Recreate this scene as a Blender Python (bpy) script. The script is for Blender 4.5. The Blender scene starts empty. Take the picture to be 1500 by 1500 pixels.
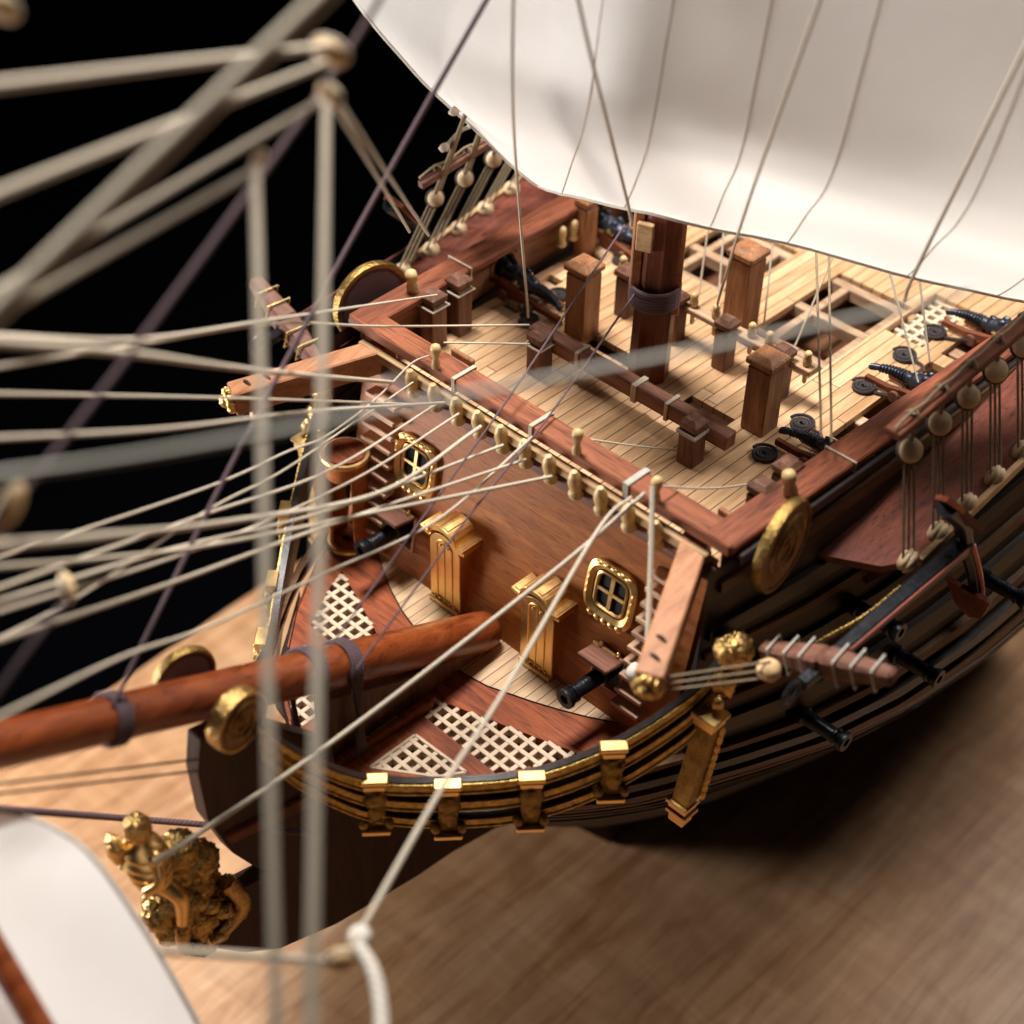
import bpy, bmesh, math, random
from mathutils import Vector, Matrix, noise
random.seed(7)
R = math.radians
sc = bpy.context.scene
C = sc.collection

# ------------------------------------------------------------------ camera
cam_d = bpy.data.cameras.new('camera'); cam = bpy.data.objects.new('camera', cam_d); C.objects.link(cam)
cam.matrix_world = Matrix(((0.71626818, -0.46629541, 0.51916133, 16.91270572),
                           (0.69760207, 0.45965786, -0.54960531, -18.19854642),
                           (0.01764184, 0.75583281, 0.65452695, 19.21674698), (0, 0, 0, 1)))
cam_d.sensor_width = 36; cam_d.lens = 36 * 2417.88 / 1500
cam_d.clip_start = 0.5; cam_d.clip_end = 400
cam_d.dof.use_dof = True; cam_d.dof.focus_distance = 32.9; cam_d.dof.aperture_fstop = 0.115
sc.camera = cam
# ------------------------------------------------------------------ world and lamps
w = bpy.data.worlds.new('World'); sc.world = w; w.use_nodes = True
bg = w.node_tree.nodes['Background']; bg.inputs[0].default_value = (0.75, 0.8, 1, 1); bg.inputs[1].default_value = 0.006
def area(name, loc, target, size, power, col):
    l = bpy.data.lights.new(name, 'AREA'); l.shape = 'RECTANGLE'; l.size, l.size_y = size; l.energy = power; l.color = col
    o = bpy.data.objects.new(name, l); C.objects.link(o); o.location = loc
    o.rotation_euler = (Vector(target) - Vector(loc)).to_track_quat('-Z', 'Y').to_euler()
    return o
area('key_softbox', (-9.5, 3.5, 35), (0, 1, -3), (9.5, 9.5), 34000, (1, .955, .905))
area('fill_softbox', (-24, -19, -7), (0, 2, 4), (9, 9), 12500, (1, .965, .93))
area('back_softbox', (11, 36, 20), (10, 4, -10), (10, 9), 9000, (1, .93, .85))
sc.view_settings.view_transform = 'Standard'; sc.view_settings.look = 'None'
sc.view_settings.exposure = 0; sc.view_settings.gamma = 1
sc.render.engine = 'CYCLES'
sc.cycles.max_bounces = 6

# ------------------------------------------------------------------ materials
def newmat(name):
    m = bpy.data.materials.new(name); m.use_nodes = True
    nt = m.node_tree; b = nt.nodes['Principled BSDF']
    return m, nt, b
def N(nt, t, **k):
    n = nt.nodes.new(t)
    for a, v in k.items():
        if a in n.inputs: n.inputs[a].default_value = v
        else: setattr(n, a, v)
    return n
def math_(nt, op, a, b=None):
    n = nt.nodes.new('ShaderNodeMath'); n.operation = op
    for i, v in enumerate((a, b)):
        if v is None: continue
        if isinstance(v, (int, float)): n.inputs[i].default_value = v
        else: nt.links.new(v, n.inputs[i])
    return n.outputs[0]
def mixc(nt, f, a, b, mode='MIX'):
    n = nt.nodes.new('ShaderNodeMix'); n.data_type = 'RGBA'; n.blend_type = mode
    for s, v in ((0, f), (6, a), (7, b)):
        if isinstance(v, (int, float)): n.inputs[s].default_value = v
        elif isinstance(v, tuple): n.inputs[s].default_value = (*v, 1)
        else: nt.links.new(v, n.inputs[s])
    return n.outputs[2]
def ramp(nt, fac, stops):
    n = nt.nodes.new('ShaderNodeValToRGB'); e = n.color_ramp.elements
    while len(e) < len(stops): e.new(0.5)
    for x, (p, c) in zip(e, stops): x.position = p; x.color = (*c, 1)
    nt.links.new(fac, n.inputs[0]); return n.outputs[0]
def coords(nt, scale, rnd=True):
    tc = nt.nodes.new('ShaderNodeTexCoord'); mp = nt.nodes.new('ShaderNodeMapping'); mp.inputs['Scale'].default_value = scale
    nt.links.new(tc.outputs['Object'], mp.inputs[0])
    if rnd:
        oi = nt.nodes.new('ShaderNodeObjectInfo'); s = nt.nodes.new('ShaderNodeVectorMath'); s.operation = 'SCALE'
        s.inputs[0].default_value = (37, 23, 51); nt.links.new(oi.outputs['Random'], s.inputs['Scale'])
        a = nt.nodes.new('ShaderNodeVectorMath'); nt.links.new(mp.outputs[0], a.inputs[0]); nt.links.new(s.outputs[0], a.inputs[1])
        return a.outputs[0], tc
    return mp.outputs[0], tc
def noise_(nt, vec, scale, detail=4, rough=.6, dist=0):
    n = N(nt, 'ShaderNodeTexNoise', Scale=scale, Detail=detail, Roughness=rough, Distortion=dist)
    nt.links.new(vec, n.inputs['Vector']); return n.outputs['Fac']
def bump(nt, b, h, strength, dist=.02):
    n = N(nt, 'ShaderNodeBump', Strength=strength, Distance=dist); nt.links.new(h, n.inputs['Height']); nt.links.new(n.outputs[0], b.inputs['Normal'])
def wood(name, dark, mid, light, axis='x', pore=.5, rough=.42, scale=1., contrast=1., spec=.25):
    m, nt, b = newmat(name)
    st = {'x': (.12, 1, 1), 'y': (1, .12, 1), 'z': (1, 1, .12)}[axis]
    v, _ = coords(nt, tuple(s * scale for s in st))
    v2, _ = coords(nt, tuple(s * scale * (1 if s == 1 else .45) for s in st))
    g = noise_(nt, v, 4.5, 6, .65, .6)
    col = ramp(nt, g, [(.28, dark), (.5, mid), (.72, light)])
    p = noise_(nt, v2, 34, 2, .5)
    pf = ramp(nt, p, [(.55, (1, 1, 1)), (.68, (1 - pore,) * 3)])
    col = mixc(nt, 1., col, pf, 'MULTIPLY')
    big = noise_(nt, v, 1.1, 2)
    col = mixc(nt, .55, col, ramp(nt, big, [(.3, (.62, .58, .55)), (.7, (1.15, 1.12, 1.1))]), 'MULTIPLY')
    oi = nt.nodes.new('ShaderNodeObjectInfo')
    val = math_(nt, 'MULTIPLY_ADD', oi.outputs['Random'], .35); nt.nodes[-1].inputs[2].default_value = .82
    hs = nt.nodes.new('ShaderNodeHueSaturation'); nt.links.new(val, hs.inputs['Value']); nt.links.new(col, hs.inputs['Color'])
    nt.links.new(hs.outputs[0], b.inputs['Base Color'])
    r = math_(nt, 'MULTIPLY_ADD', g, .25); nt.nodes[-1].inputs[2].default_value = rough - .1
    nt.links.new(r, b.inputs['Roughness'])
    h = math_(nt, 'SUBTRACT', g, p); bump(nt, b, h, .35, .02)
    b.inputs['Specular IOR Level'].default_value = spec
    return m
def planks(name, base, width, seam_or_shadow, axis='x', var=.2, length=6., rough=.5, off=0., dark=(.05, .025, .012)):
    """planked wood: boards run along the other axis, seams at multiples of width along axis"""
    m, nt, b = newmat(name)
    v, tc = coords(nt, (1, 1, 1), False)
    sx = nt.nodes.new('ShaderNodeSeparateXYZ'); nt.links.new(v, sx.inputs[0])
    a = sx.outputs[{'x': 0, 'y': 1, 'z': 2}[axis]]; l = sx.outputs[1]
    u = math_(nt, 'DIVIDE', math_(nt, 'ADD', a, 50 + off), width)
    idn = math_(nt, 'FLOOR', u); fr = math_(nt, 'FRACT', u)
    e = math_(nt, 'MINIMUM', fr, math_(nt, 'SUBTRACT', 1, fr))
    wn = nt.nodes.new('ShaderNodeTexWhiteNoise'); wn.noise_dimensions = '1D'; nt.links.new(idn, wn.inputs['W'])
    lu = math_(nt, 'DIVIDE', math_(nt, 'ADD', l, math_(nt, 'MULTIPLY', wn.outputs['Value'], 40)), length)
    idl = math_(nt, 'FLOOR', lu); fl = math_(nt, 'FRACT', lu)
    wn2 = nt.nodes.new('ShaderNodeTexWhiteNoise'); wn2.noise_dimensions = '2D'
    cb = nt.nodes.new('ShaderNodeCombineXYZ'); nt.links.new(idn, cb.inputs[0]); nt.links.new(idl, cb.inputs[1]); nt.links.new(cb.outputs[0], wn2.inputs['Vector'])
    st = {'x': (1, .1, 1), 'z': (.1, .1, 1)}[axis]
    v2, _ = coords(nt, st, False)
    ad = nt.nodes.new('ShaderNodeVectorMath'); nt.links.new(v2, ad.inputs[0]); nt.links.new(wn2.outputs['Color'], ad.inputs[1]); ad2 = nt.nodes.new('ShaderNodeVectorMath'); ad2.operation = 'MULTIPLY_ADD'
    nt.links.new(wn2.outputs['Color'], ad2.inputs[0]); ad2.inputs[1].default_value = (9, 9, 9); nt.links.new(v2, ad2.inputs[2])
    g = noise_(nt, ad2.outputs[0], 7, 6, .62, .4)
    g2 = noise_(nt, ad2.outputs[0], 45, 2, .5)
    col = ramp(nt, g, [(.25, tuple(c * k for c, k in zip(base, (.66, .58, .5)))), (.55, base), (.8, tuple(min(1, c * 1.18) for c in base))])
    col = mixc(nt, .3, col, ramp(nt, g2, [(.35, (.72, .66, .6)), (.65, (1.05, 1.05, 1.05))]), 'MULTIPLY')
    lo = tuple(1 - var * k for k in (1, 1.25, 1.6))
    col = mixc(nt, 1, col, ramp(nt, wn2.outputs['Value'], [(0, lo), (1, (1.08, 1.08, 1.1))]), 'MULTIPLY')
    s1 = math_(nt, 'LESS_THAN', e, seam_or_shadow / width / 2)
    s2 = math_(nt, 'LESS_THAN', math_(nt, 'MINIMUM', fl, math_(nt, 'SUBTRACT', 1, fl)), seam_or_shadow / length / 2)
    s = math_(nt, 'MAXIMUM', s1, s2)
    sn = noise_(nt, v, 2.2, 3); s = math_(nt, 'MULTIPLY', s, math_(nt, 'MULTIPLY_ADD', sn, 1.2)); 
    col = mixc(nt, s, col, dark)
    nt.links.new(col, b.inputs['Base Color']); b.inputs['Roughness'].default_value = rough
    bump(nt, b, math_(nt, 'SUBTRACT', math_(nt, 'MULTIPLY', g, .3), s), .3, .02)
    return m
def plain(name, col, rough=.5, metal=0., bumpscale=0., bs=.3, var=.15, bd=.03):
    m, nt, b = newmat(name)
    v, _ = coords(nt, (1, 1, 1)); n = noise_(nt, v, 6, 5)
    nt.links.new(ramp(nt, n, [(.3, tuple(c * (1 - var) for c in col)), (.7, tuple(min(1, c * (1 + var)) for c in col))]), b.inputs['Base Color'])
    b.inputs['Metallic'].default_value = metal
    r = math_(nt, 'MULTIPLY_ADD', n, .25); nt.nodes[-1].inputs[2].default_value = rough - .12; nt.links.new(r, b.inputs['Roughness'])
    if bumpscale: bump(nt, b, noise_(nt, v, bumpscale, 3), bs, bd)
    return m
def ropemat(name, c1, c2):
    m, nt, b = newmat(name)
    uv = nt.nodes.new('ShaderNodeTexCoord'); sx = nt.nodes.new('ShaderNodeSeparateXYZ'); nt.links.new(uv.outputs['UV'], sx.inputs[0])
    t = math_(nt, 'FRACT', math_(nt, 'ADD', math_(nt, 'MULTIPLY', sx.outputs[0], .8), math_(nt, 'MULTIPLY', sx.outputs[1], 3)))
    tri = math_(nt, 'ABSOLUTE', math_(nt, 'SUBTRACT', t, .5))
    v, _ = coords(nt, (1, 1, 1)); n = noise_(nt, v, 18, 4)
    f = math_(nt, 'ADD', math_(nt, 'MULTIPLY', tri, 1.1), math_(nt, 'MULTIPLY', math_(nt, 'SUBTRACT', n, .5), .9))
    nt.links.new(ramp(nt, f, [(.05, c2), (.35, c1)]), b.inputs['Base Color'])
    b.inputs['Roughness'].default_value = .85
    bump(nt, b, math_(nt, 'SUBTRACT', n, tri), .35, .015)
    return m
M = {}
M['mahogany'] = wood('mahogany_rail', (.10, .027, .012), (.225, .070, .030), (.31, .108, .05), 'x', .6, .58)
M['mahogany_y'] = wood('mahogany_side_rail', (.085, .023, .010), (.195, .057, .026), (.28, .092, .042), 'y', .6, .58)
M['mahogany_dark'] = wood('dark_mahogany_board', (.05, .011, .006), (.12, .028, .014), (.19, .05, .024), 'y', .6, .55)
M['bulkhead'] = wood('bulkhead_mahogany', (.30, .088, .019), (.42, .132, .029), (.51, .185, .045), 'x', .55, .42, 1.7)
M['beak'] = wood('beakhead_mahogany', (.10, .02, .006), (.25, .058, .017), (.35, .095, .03), 'x', .6, .55, 1.2)
M['spar'] = wood('oiled_spar', (.13, .026, .008), (.28, .062, .016), (.38, .098, .027), 'y', .3, .28, 1, 1, .5)
M['mast'] = wood('mast_mahogany', (.06, .014, .006), (.15, .038, .016), (.22, .065, .028), 'z', .4, .4)
M['stem'] = wood('dark_stem_wood', (.022, .008, .005), (.055, .02, .012), (.085, .034, .02), 'z', .4, .5)
M['walnut'] = wood('walnut_post', (.17, .07, .03), (.32, .142, .062), (.43, .215, .105), 'z', .5, .5)
M['walnut_d'] = wood('dark_walnut', (.085, .038, .024), (.165, .075, .046), (.24, .12, .078), 'z', .5, .5)
M['walnut_x'] = wood('walnut_beam', (.10, .043, .028), (.19, .085, .056), (.27, .13, .09), 'x', .5, .5)
M['pear'] = wood('pear_cathead', (.27, .112, .05), (.43, .195, .095), (.52, .26, .14), 'y', .25, .45)
M['maple'] = wood('maple_strip', (.36, .21, .09), (.53, .34, .17), (.64, .44, .25), 'x', .2, .5)
M['frame'] = wood('pinkish_frame_wood', (.34, .2, .115), (.5, .335, .21), (.62, .45, .3), 'x', .25, .5)
M['slat'] = wood('slat_wood', (.48, .27, .17), (.64, .41, .28), (.74, .51, .37), 'x', .15, .5)
M['grating'] = plain('grating_maple', (.62, .47, .33), .6, 0, 30, .2)
M['pin'] = plain('boxwood', (.56, .38, .17), .4, 0, 25, .15, .2)
M['deadeye'] = plain('deadeye_wood', (.58, .42, .25), .5, 0, 25, .2, .25)
M['block'] = plain('block_wood', (.66, .44, .22), .5, 0, 20, .2, .2)
M['deck'] = planks('forecastle_planking', (.66, .43, .245), .285, .022, 'x', .26, 7., .45, .02)
M['deck2'] = planks('beakhead_planking', (.66, .45, .265), .235, .018, 'x', .16, 9., .5, .02)
M['hull'] = planks('hull_planking', (.038, .017, .008), .34, .035, 'z', .6, 6., .5, 0, (.01, .006, .004))
M['wale'] = wood('wale_wood', (.06, .027, .012), (.13, .064, .029), (.21, .112, .052), 'y', .35, .45)
M['wale_d'] = plain('black_wale', (.02, .013, .011), .36, 0, 20, .2)
M['inner'] = wood('inner_bulwark', (.13, .05, .025), (.24, .11, .055), (.36, .18, .09), 'y', .4, .5)
M['gold'] = plain('polished_gold', (.80, .53, .21), .36, 1., 5, .07, .08)
M['goldrough'] = plain('carved_gold', (.60, .39, .14), .3, 1., 11, .8, .25, .06)
M['golddark'] = plain('dark_gold', (.27, .175, .055), .42, 1., 14, .7, .4, .05)
M['goldmould'] = plain('gilt_rail_moulding', (.46, .31, .10), .4, 1., 16, .5, .5, .06)
M['goldfig'] = plain('dark_carved_gold', (.46, .30, .105), .28, 1., 12, .7, .3, .06)
M['black'] = plain('black_metal', (.012, .013, .017), .32, .5, 14, .35, .3)
M['cannon'] = plain('blued_cannon', (.045, .05, .066), .38, .7, 10, .5, .3)
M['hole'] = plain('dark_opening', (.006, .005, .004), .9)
M['coil'] = plain('tarred_rope', (.035, .028, .028), .8, 0, 40, .6)
M['brass'] = plain('brass_fitting', (.75, .58, .22), .25, 1.)
M['lit_edge_red'] = plain('lit_edge', (.35, .09, .07), .4, 0, 20, .2)
M['rope'] = ropemat('pale_rope', (.60, .515, .405), (.42, .355, .265))
M['rope_tan'] = ropemat('tan_rope', (.30, .22, .135), (.14, .10, .055))
M['rope_grey'] = ropemat('grey_rope', (.52, .50, .44), (.36, .34, .29))
M['rope_white'] = ropemat('white_rope', (.72, .66, .58), (.5, .44, .37))
M['rope_purple'] = ropemat('purple_rope', (.135, .082, .095), (.06, .036, .044))
M['rope_dark'] = ropemat('dark_rope', (.05, .034, .03), (.02, .014, .014))
def board_mat():
    m, nt, b = newmat('curly_maple_board')
    v, tc = coords(nt, (1, .13, 1), False); v2, _ = coords(nt, (.22, 1, 1), False); v3, _ = coords(nt, (1, .03, 1), False)
    g = noise_(nt, v, 1.7, 7, .65, 1.0); f = noise_(nt, v2, .8, 4, .55, 1.2); s = noise_(nt, v3, 5, 5, .65, .5)
    col = ramp(nt, g, [(.3, (.33, .155, .065)), (.5, (.49, .27, .135)), (.75, (.60, .385, .23))])
    col = mixc(nt, .45, col, ramp(nt, f, [(.38, (.68, .62, .56)), (.6, (1.1, 1.1, 1.1))]), 'MULTIPLY')
    col = mixc(nt, .5, col, ramp(nt, s, [(.34, (.55, .45, .38)), (.45, (1, 1, 1))]), 'MULTIPLY')
    nt.links.new(col, b.inputs['Base Color']); b.inputs['Roughness'].default_value = .42
    bump(nt, b, g, .1, .05); return m
M['board'] = board_mat()
def sail_mat():
    m, nt, b = newmat('sail_cloth')
    v, tc = coords(nt, (1, 1, 1)); n = noise_(nt, v, 1.2, 5, .6)
    vx, _ = coords(nt, (9, .8, .8), False); vz, _ = coords(nt, (.8, .8, 9), False)
    a = noise_(nt, vx, 2.2, 3); c = noise_(nt, vz, 2.2, 3)
    wv = math_(nt, 'ADD', a, c); sc_ = ramp(nt, n, [(.3, (.75, .745, .745)), (.7, (.82, .815, .815))])
    nt.links.new(mixc(nt, .5, sc_, ramp(nt, wv, [(.35, (.86, .86, .86)), (.65, (1.04, 1.04, 1.04))]), 'MULTIPLY'), b.inputs['Base Color'])
    b.inputs['Roughness'].default_value = .9
    b.inputs['Sheen Weight'].default_value = .15
    bump(nt, b, math_(nt, 'ADD', a, c), .22, .03)
    tr = nt.nodes.new('ShaderNodeBsdfTranslucent'); tr.inputs[0].default_value = (.75, .72, .68, 1)
    mx = nt.nodes.new('ShaderNodeMixShader'); mx.inputs[0].default_value = .55
    nt.links.new(b.outputs[0], mx.inputs[1]); nt.links.new(tr.outputs[0], mx.inputs[2])
    nt.links.new(mx.outputs[0], nt.nodes['Material Output'].inputs[0]); return m
M['sail'] = sail_mat()
M['rope_shade'] = plain('sail_rope_shadow', (.60, .51, .43), .9)  # tan for the rope shadows showing through the sail
M['backdrop'] = bm_ = plain('black_backdrop', (.0014, .0014, .002), 1.)
bm_.node_tree.nodes['Principled BSDF'].inputs['Specular IOR Level'].default_value = 0

# ------------------------------------------------------------------ mesh helpers
class MB:
    def __init__(s): s.bm = bmesh.new(); s.uv = s.bm.loops.layers.uv.new('UVMap')
    def _add(s, tmp, mat=None):
        if mat is not None: bmesh.ops.transform(tmp, matrix=mat, verts=tmp.verts)
        me = bpy.data.meshes.new('t'); tmp.to_mesh(me); tmp.free(); s.bm.from_mesh(me); bpy.data.meshes.remove(me); return s
    def box(s, c, size, rot=None, bev=.02, taper=1.):
        t = bmesh.new(); bmesh.ops.create_cube(t, size=1)
        for v in t.verts:
            if v.co.z > 0 and taper != 1: v.co.x *= taper; v.co.y *= taper
            v.co = Vector((v.co.x * size[0], v.co.y * size[1], v.co.z * size[2]))
        if bev: bmesh.ops.bevel(t, geom=t.edges[:], offset=min(bev, min(size) * .3), segments=1, affect='EDGES')
        m = Matrix.Translation(c)
        if rot is not None: m = m @ rot.to_4x4()
        return s._add(t, m)
    def beam(s, p0, p1, w, h, bev=.02, up=(0, 0, 1), w1=None, h1=None):
        p0, p1 = Vector(p0), Vector(p1); z = (p1 - p0); L = z.length; z.normalize()
        x = Vector(up).cross(z); x.normalize(); y = z.cross(x)
        t = bmesh.new(); bmesh.ops.create_cube(t, size=1)
        for v in t.verts:
            k = v.co.z + .5; ww = w + ((w1 or w) - w) * k; hh = h + ((h1 or h) - h) * k
            v.co = Vector((v.co.x * ww, v.co.y * hh, v.co.z * L))
        if bev: bmesh.ops.bevel(t, geom=t.edges[:], offset=min(bev, min(w, h) * .3), segments=1, affect='EDGES')
        m = Matrix((x, y, z)).transposed().to_4x4(); m.translation = (p0 + p1) / 2
        return s._add(t, m)
    def lathe(s, prof, base=(0, 0, 0), axis=(0, 0, 1), n=20, bend=None):
        z = Vector(axis).normalized(); x = z.orthogonal().normalized(); y = z.cross(x); B = Vector(base)
        rings = []
        for r, h in prof:
            c = B + z * h + (Vector(bend(h)) if bend else Vector())
            rings.append([s.bm.verts.new(c + (x * math.cos(a) + y * math.sin(a)) * max(r, 1e-4)) for a in [2 * math.pi * i / n for i in range(n)]])
        for a, b in zip(rings, rings[1:]):
            for i in range(n): s.bm.faces.new((a[i], a[(i + 1) % n], b[(i + 1) % n], b[i]))
        s.bm.faces.new(rings[0][::-1]); s.bm.faces.new(rings[-1]); return s
    def tube(s, pts, r0, r1=None, n=8):
        pts = [Vector(p) for p in pts]; r1 = r0 if r1 is None else r1; prev = None; rings = []; L = 0; Ls = []
        x = None
        for i, p in enumerate(pts):
            d = (pts[min(i + 1, len(pts) - 1)] - pts[max(i - 1, 0)]).normalized()
            if x is None: x = d.orthogonal().normalized()
            x = (x - d * x.dot(d)); x = x.normalized() if x.length > 1e-6 else d.orthogonal().normalized()
            y = d.cross(x); k = i / max(1, len(pts) - 1); r = r0 + (r1 - r0) * k
            if i: L += (p - pts[i - 1]).length
            Ls.append(L)
            rings.append([s.bm.verts.new(p + (x * math.cos(a) + y * math.sin(a)) * r) for a in [2 * math.pi * j / n for j in range(n)]])
        for q, (a, b) in enumerate(zip(rings, rings[1:])):
            for j in range(n):
                f = s.bm.faces.new((a[j], a[(j + 1) % n], b[(j + 1) % n], b[j]))
                for lp, (uu, vv) in zip(f.loops, ((Ls[q], j), (Ls[q], j + 1), (Ls[q + 1], j + 1), (Ls[q + 1], j))):
                    lp[s.uv].uv = (uu / max(r0, .01), vv / n)
        if len(rings[0]) > 2: s.bm.faces.new(rings[0][::-1]); s.bm.faces.new(rings[-1])
        return s
    def prism(s, poly, axis, a, b, bev=0):
        """closed outline extruded along an axis ('x','y','z') from a to b"""
        t = bmesh.new()
        def P(q, h): return {'x': (h, q[0], q[1]), 'y': (q[0], h, q[1]), 'z': (q[0], q[1], h)}[axis]
        A = [t.verts.new(P(q, a)) for q in poly]; Bv = [t.verts.new(P(q, b)) for q in poly]
        t.faces.new(A); t.faces.new(Bv)
        for i in range(len(poly)): j = (i + 1) % len(poly); t.faces.new((A[i], A[j], Bv[j], Bv[i]))
        bmesh.ops.recalc_face_normals(t, faces=t.faces[:])
        if bev: bmesh.ops.bevel(t, geom=t.edges[:], offset=bev, segments=1, affect='EDGES')
        return s._add(t)
    def sheet(s, outer, holes, z0, z1):
        """flat plate with holes, between z0 and z1"""
        t = bmesh.new(); es = []
        for lp in [outer] + holes:
            vs = [t.verts.new((p[0], p[1], z1)) for p in lp]
            for i in range(len(vs)): es.append(t.edges.new((vs[i], vs[(i + 1) % len(vs)])))
        bmesh.ops.triangle_fill(t, use_beauty=True, use_dissolve=False, edges=es)
        r = bmesh.ops.extrude_face_region(t, geom=t.faces[:])
        bmesh.ops.translate(t, vec=(0, 0, z0 - z1), verts=[g for g in r['geom'] if isinstance(g, bmesh.types.BMVert)])
        bmesh.ops.recalc_face_normals(t, faces=t.faces[:]); return s._add(t)
    def ball(s, c, r, scale=(1, 1, 1), seg=14, lump=0., lf=3., mat=None):
        t = bmesh.new(); bmesh.ops.create_uvsphere(t, u_segments=seg, v_segments=max(6, seg * 2 // 3), radius=r)
        for v in t.verts:
            k = 1 + lump * noise.noise(v.co * lf / r + Vector(c)) if lump else 1
            v.co = Vector((v.co.x * scale[0], v.co.y * scale[1], v.co.z * scale[2])) * k
        m = Matrix.Translation(c)
        if mat is not None: m = m @ mat.to_4x4()
        return s._add(t, m)
    def grid(s, rows):
        V = [[s.bm.verts.new(p) for p in r] for r in rows]
        for a, b in zip(V, V[1:]):
            for i in range(len(a) - 1): s.bm.faces.new((a[i], a[i + 1], b[i + 1], b[i]))
        return s
    def build(s, name, mat, parent=None, smooth=35, **tags):
        me = bpy.data.meshes.new(name)
        o = bpy.data.objects.new(name, me); C.objects.link(o)
        if parent is not None:
            o.parent = parent; off = wloc(parent)
            for v in s.bm.verts: v.co -= off
        elif s.bm.verts:
            vs = [v.co for v in s.bm.verts]
            c = Vector(((min(v.x for v in vs) + max(v.x for v in vs)) / 2, (min(v.y for v in vs) + max(v.y for v in vs)) / 2, min(v.z for v in vs)))
            for v in s.bm.verts: v.co -= c
            o.location = c
        s.bm.to_mesh(me); s.bm.free()
        me.materials.append(M[mat])
        if smooth:
            me.shade_smooth(); me.set_sharp_from_angle(angle=R(smooth))
        for k, v in tags.items(): o[k] = v
        return o
def wloc(o):
    p = Vector(o.location)
    while o.parent: o = o.parent; p += o.location
    return p
def thing(name, label, cat, loc, group=None, kind=None):
    o = bpy.data.objects.new(name, None); C.objects.link(o); o.location = loc; o.empty_display_size = .2
    o['label'] = label; o['category'] = cat
    if group: o['group'] = group
    if kind: o['kind'] = kind
    return o
def tag(o, label, cat, group=None):
    o['label'] = label; o['category'] = cat
    if group: o['group'] = group
    return o
def smooth_path(pts, k=8):
    pts = [Vector(p) for p in pts]
    if len(pts) < 3: return [pts[0].lerp(pts[-1], i / 10) for i in range(11)]
    out = []; P = [pts[0] * 2 - pts[1]] + pts + [pts[-1] * 2 - pts[-2]]
    for i in range(1, len(P) - 2):
        for j in range(k):
            t = j / k; a, b, c, d = P[i - 1], P[i], P[i + 1], P[i + 2]
            out.append(.5 * ((2 * b) + (c - a) * t + (2 * a - 5 * b + 4 * c - d) * t * t + (3 * b - a - 3 * c + d) * t ** 3))
    out.append(pts[-1]); return out
def lerp(t, tab):
    if t <= tab[0][0]: return tab[0][1]
    for (a, x), (b, y) in zip(tab, tab[1:]):
        if t <= b: return x + (y - x) * (t - a) / (b - a)
    return tab[-1][1]
def arc(cx, cy, r, a0, a1, n): return [(cx + r * math.cos(R(a0 + (a1 - a0) * i / n)), cy + r * math.sin(R(a0 + (a1 - a0) * i / n))) for i in range(n + 1)]

# ------------------------------------------------------------------ setting: board and backdrop
ZB = -16.0
edge = []
for i in range(61):
    y = -60 + i * 2.0
    x = -13.9 - .03 * y + .28 * noise.noise(Vector((y * .35, 0, 1))) + .12 * noise.noise(Vector((y * 1.3, 4, 1)))
    edge.append((x, y))
mb = MB(); mb.prism(edge + [(60, 60), (60, -60)], 'z', ZB - 1.6, ZB, .08)
mb.build('tabletop', 'board', smooth=0, kind='structure')
mb = MB(); mb.grid([[(-200, -200, -26), (200, -200, -26)], [(-200, 120, -26), (200, 120, -26)], [(-200, 160, -10), (200, 160, -10)], [(-200, 170, 90), (200, 170, 90)]])
mb.build('backdrop', 'backdrop', kind='structure')

# ------------------------------------------------------------------ the ship
ship = thing('ship_model', 'wooden model sailing ship with planked decks, gold fittings and a red bowsprit', 'model ship', (0, 4, ZB))
ZD, ZK = -1.27, -5.24           # forecastle deck, beakhead deck
def bulk_y(z): return -.75 + .177 * (z + 5.24)
# hull -------------------------------------------------------------
GT = [(0, .06), (.1, .55), (.5, 1.35), (1.0, 2.1), (1.7, 2.8), (2.4, 3.4), (3.2, 4.0), (4.05, 4.45), (5.1, 4.95), (5.8, 5.3), (7.5, 6.05), (9.5, 6.6), (12, 6.95), (15.5, 7.1), (26, 7.1)]
YS = [(-15.5, 3.5), (-13, 1.2), (-11, -.8), (-9, -2.4), (-7.5, -3.7), (-6.2, -4.9), (-5, -5.8), (0, -5.8)]
def hull_half(y, z):
    ys = lerp(z, YS)
    W = lerp(z, [(-15.9, .05), (-15.2, .16), (-14, .4), (-12, .7), (-10, .82), (-8, .94), (-6.5, 1.), (0, 1.)])
    low = lerp(y - ys, GT) * W if y > ys else .05
    if z > -5.2:
        top = 5.0 + .035 * max(y, 0)
        s = ((z + 5.2) / 5.2) ** 1.25
        return low + (top - low) * s
    return low
mb = MB()
ysl = [-5.5, -5.45, -5.3, -5, -4.6, -4, -3.4, -2.7, -2, -1.3, -.6, 0, 1, 2, 3.5, 5, 7, 9, 11, 13, 16, 19]
zsl = [-15.9, -15.2, -14.5, -13.5, -12, -11, -10, -9, -8, -7, -6, -5.3, -5.2]
for sgn in (-1, 1):
    ysz = lambda z: lerp(z, YS)
    us = [0, .003, .012, .03, .06, .1, .15, .2, .25, .3, .36, .43, .5, .58, .66, .75, .85, 1]
    mb.grid([[(sgn * hull_half(ysz(z) + q * (19 - ysz(z)) + .001, z), ysz(z) + q * (19 - ysz(z)), z) for z in zsl] for q in us])
    mb.grid([[(sgn * hull_half(y, z), y, z) for z in (-5.2, -4.6, -4, -3.4, -2.8, -2.2, -1.6, -1, -.5, -.3)] for y in ysl if y >= -.7])
hull = mb.build('hull', 'hull', ship, 40)
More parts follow.
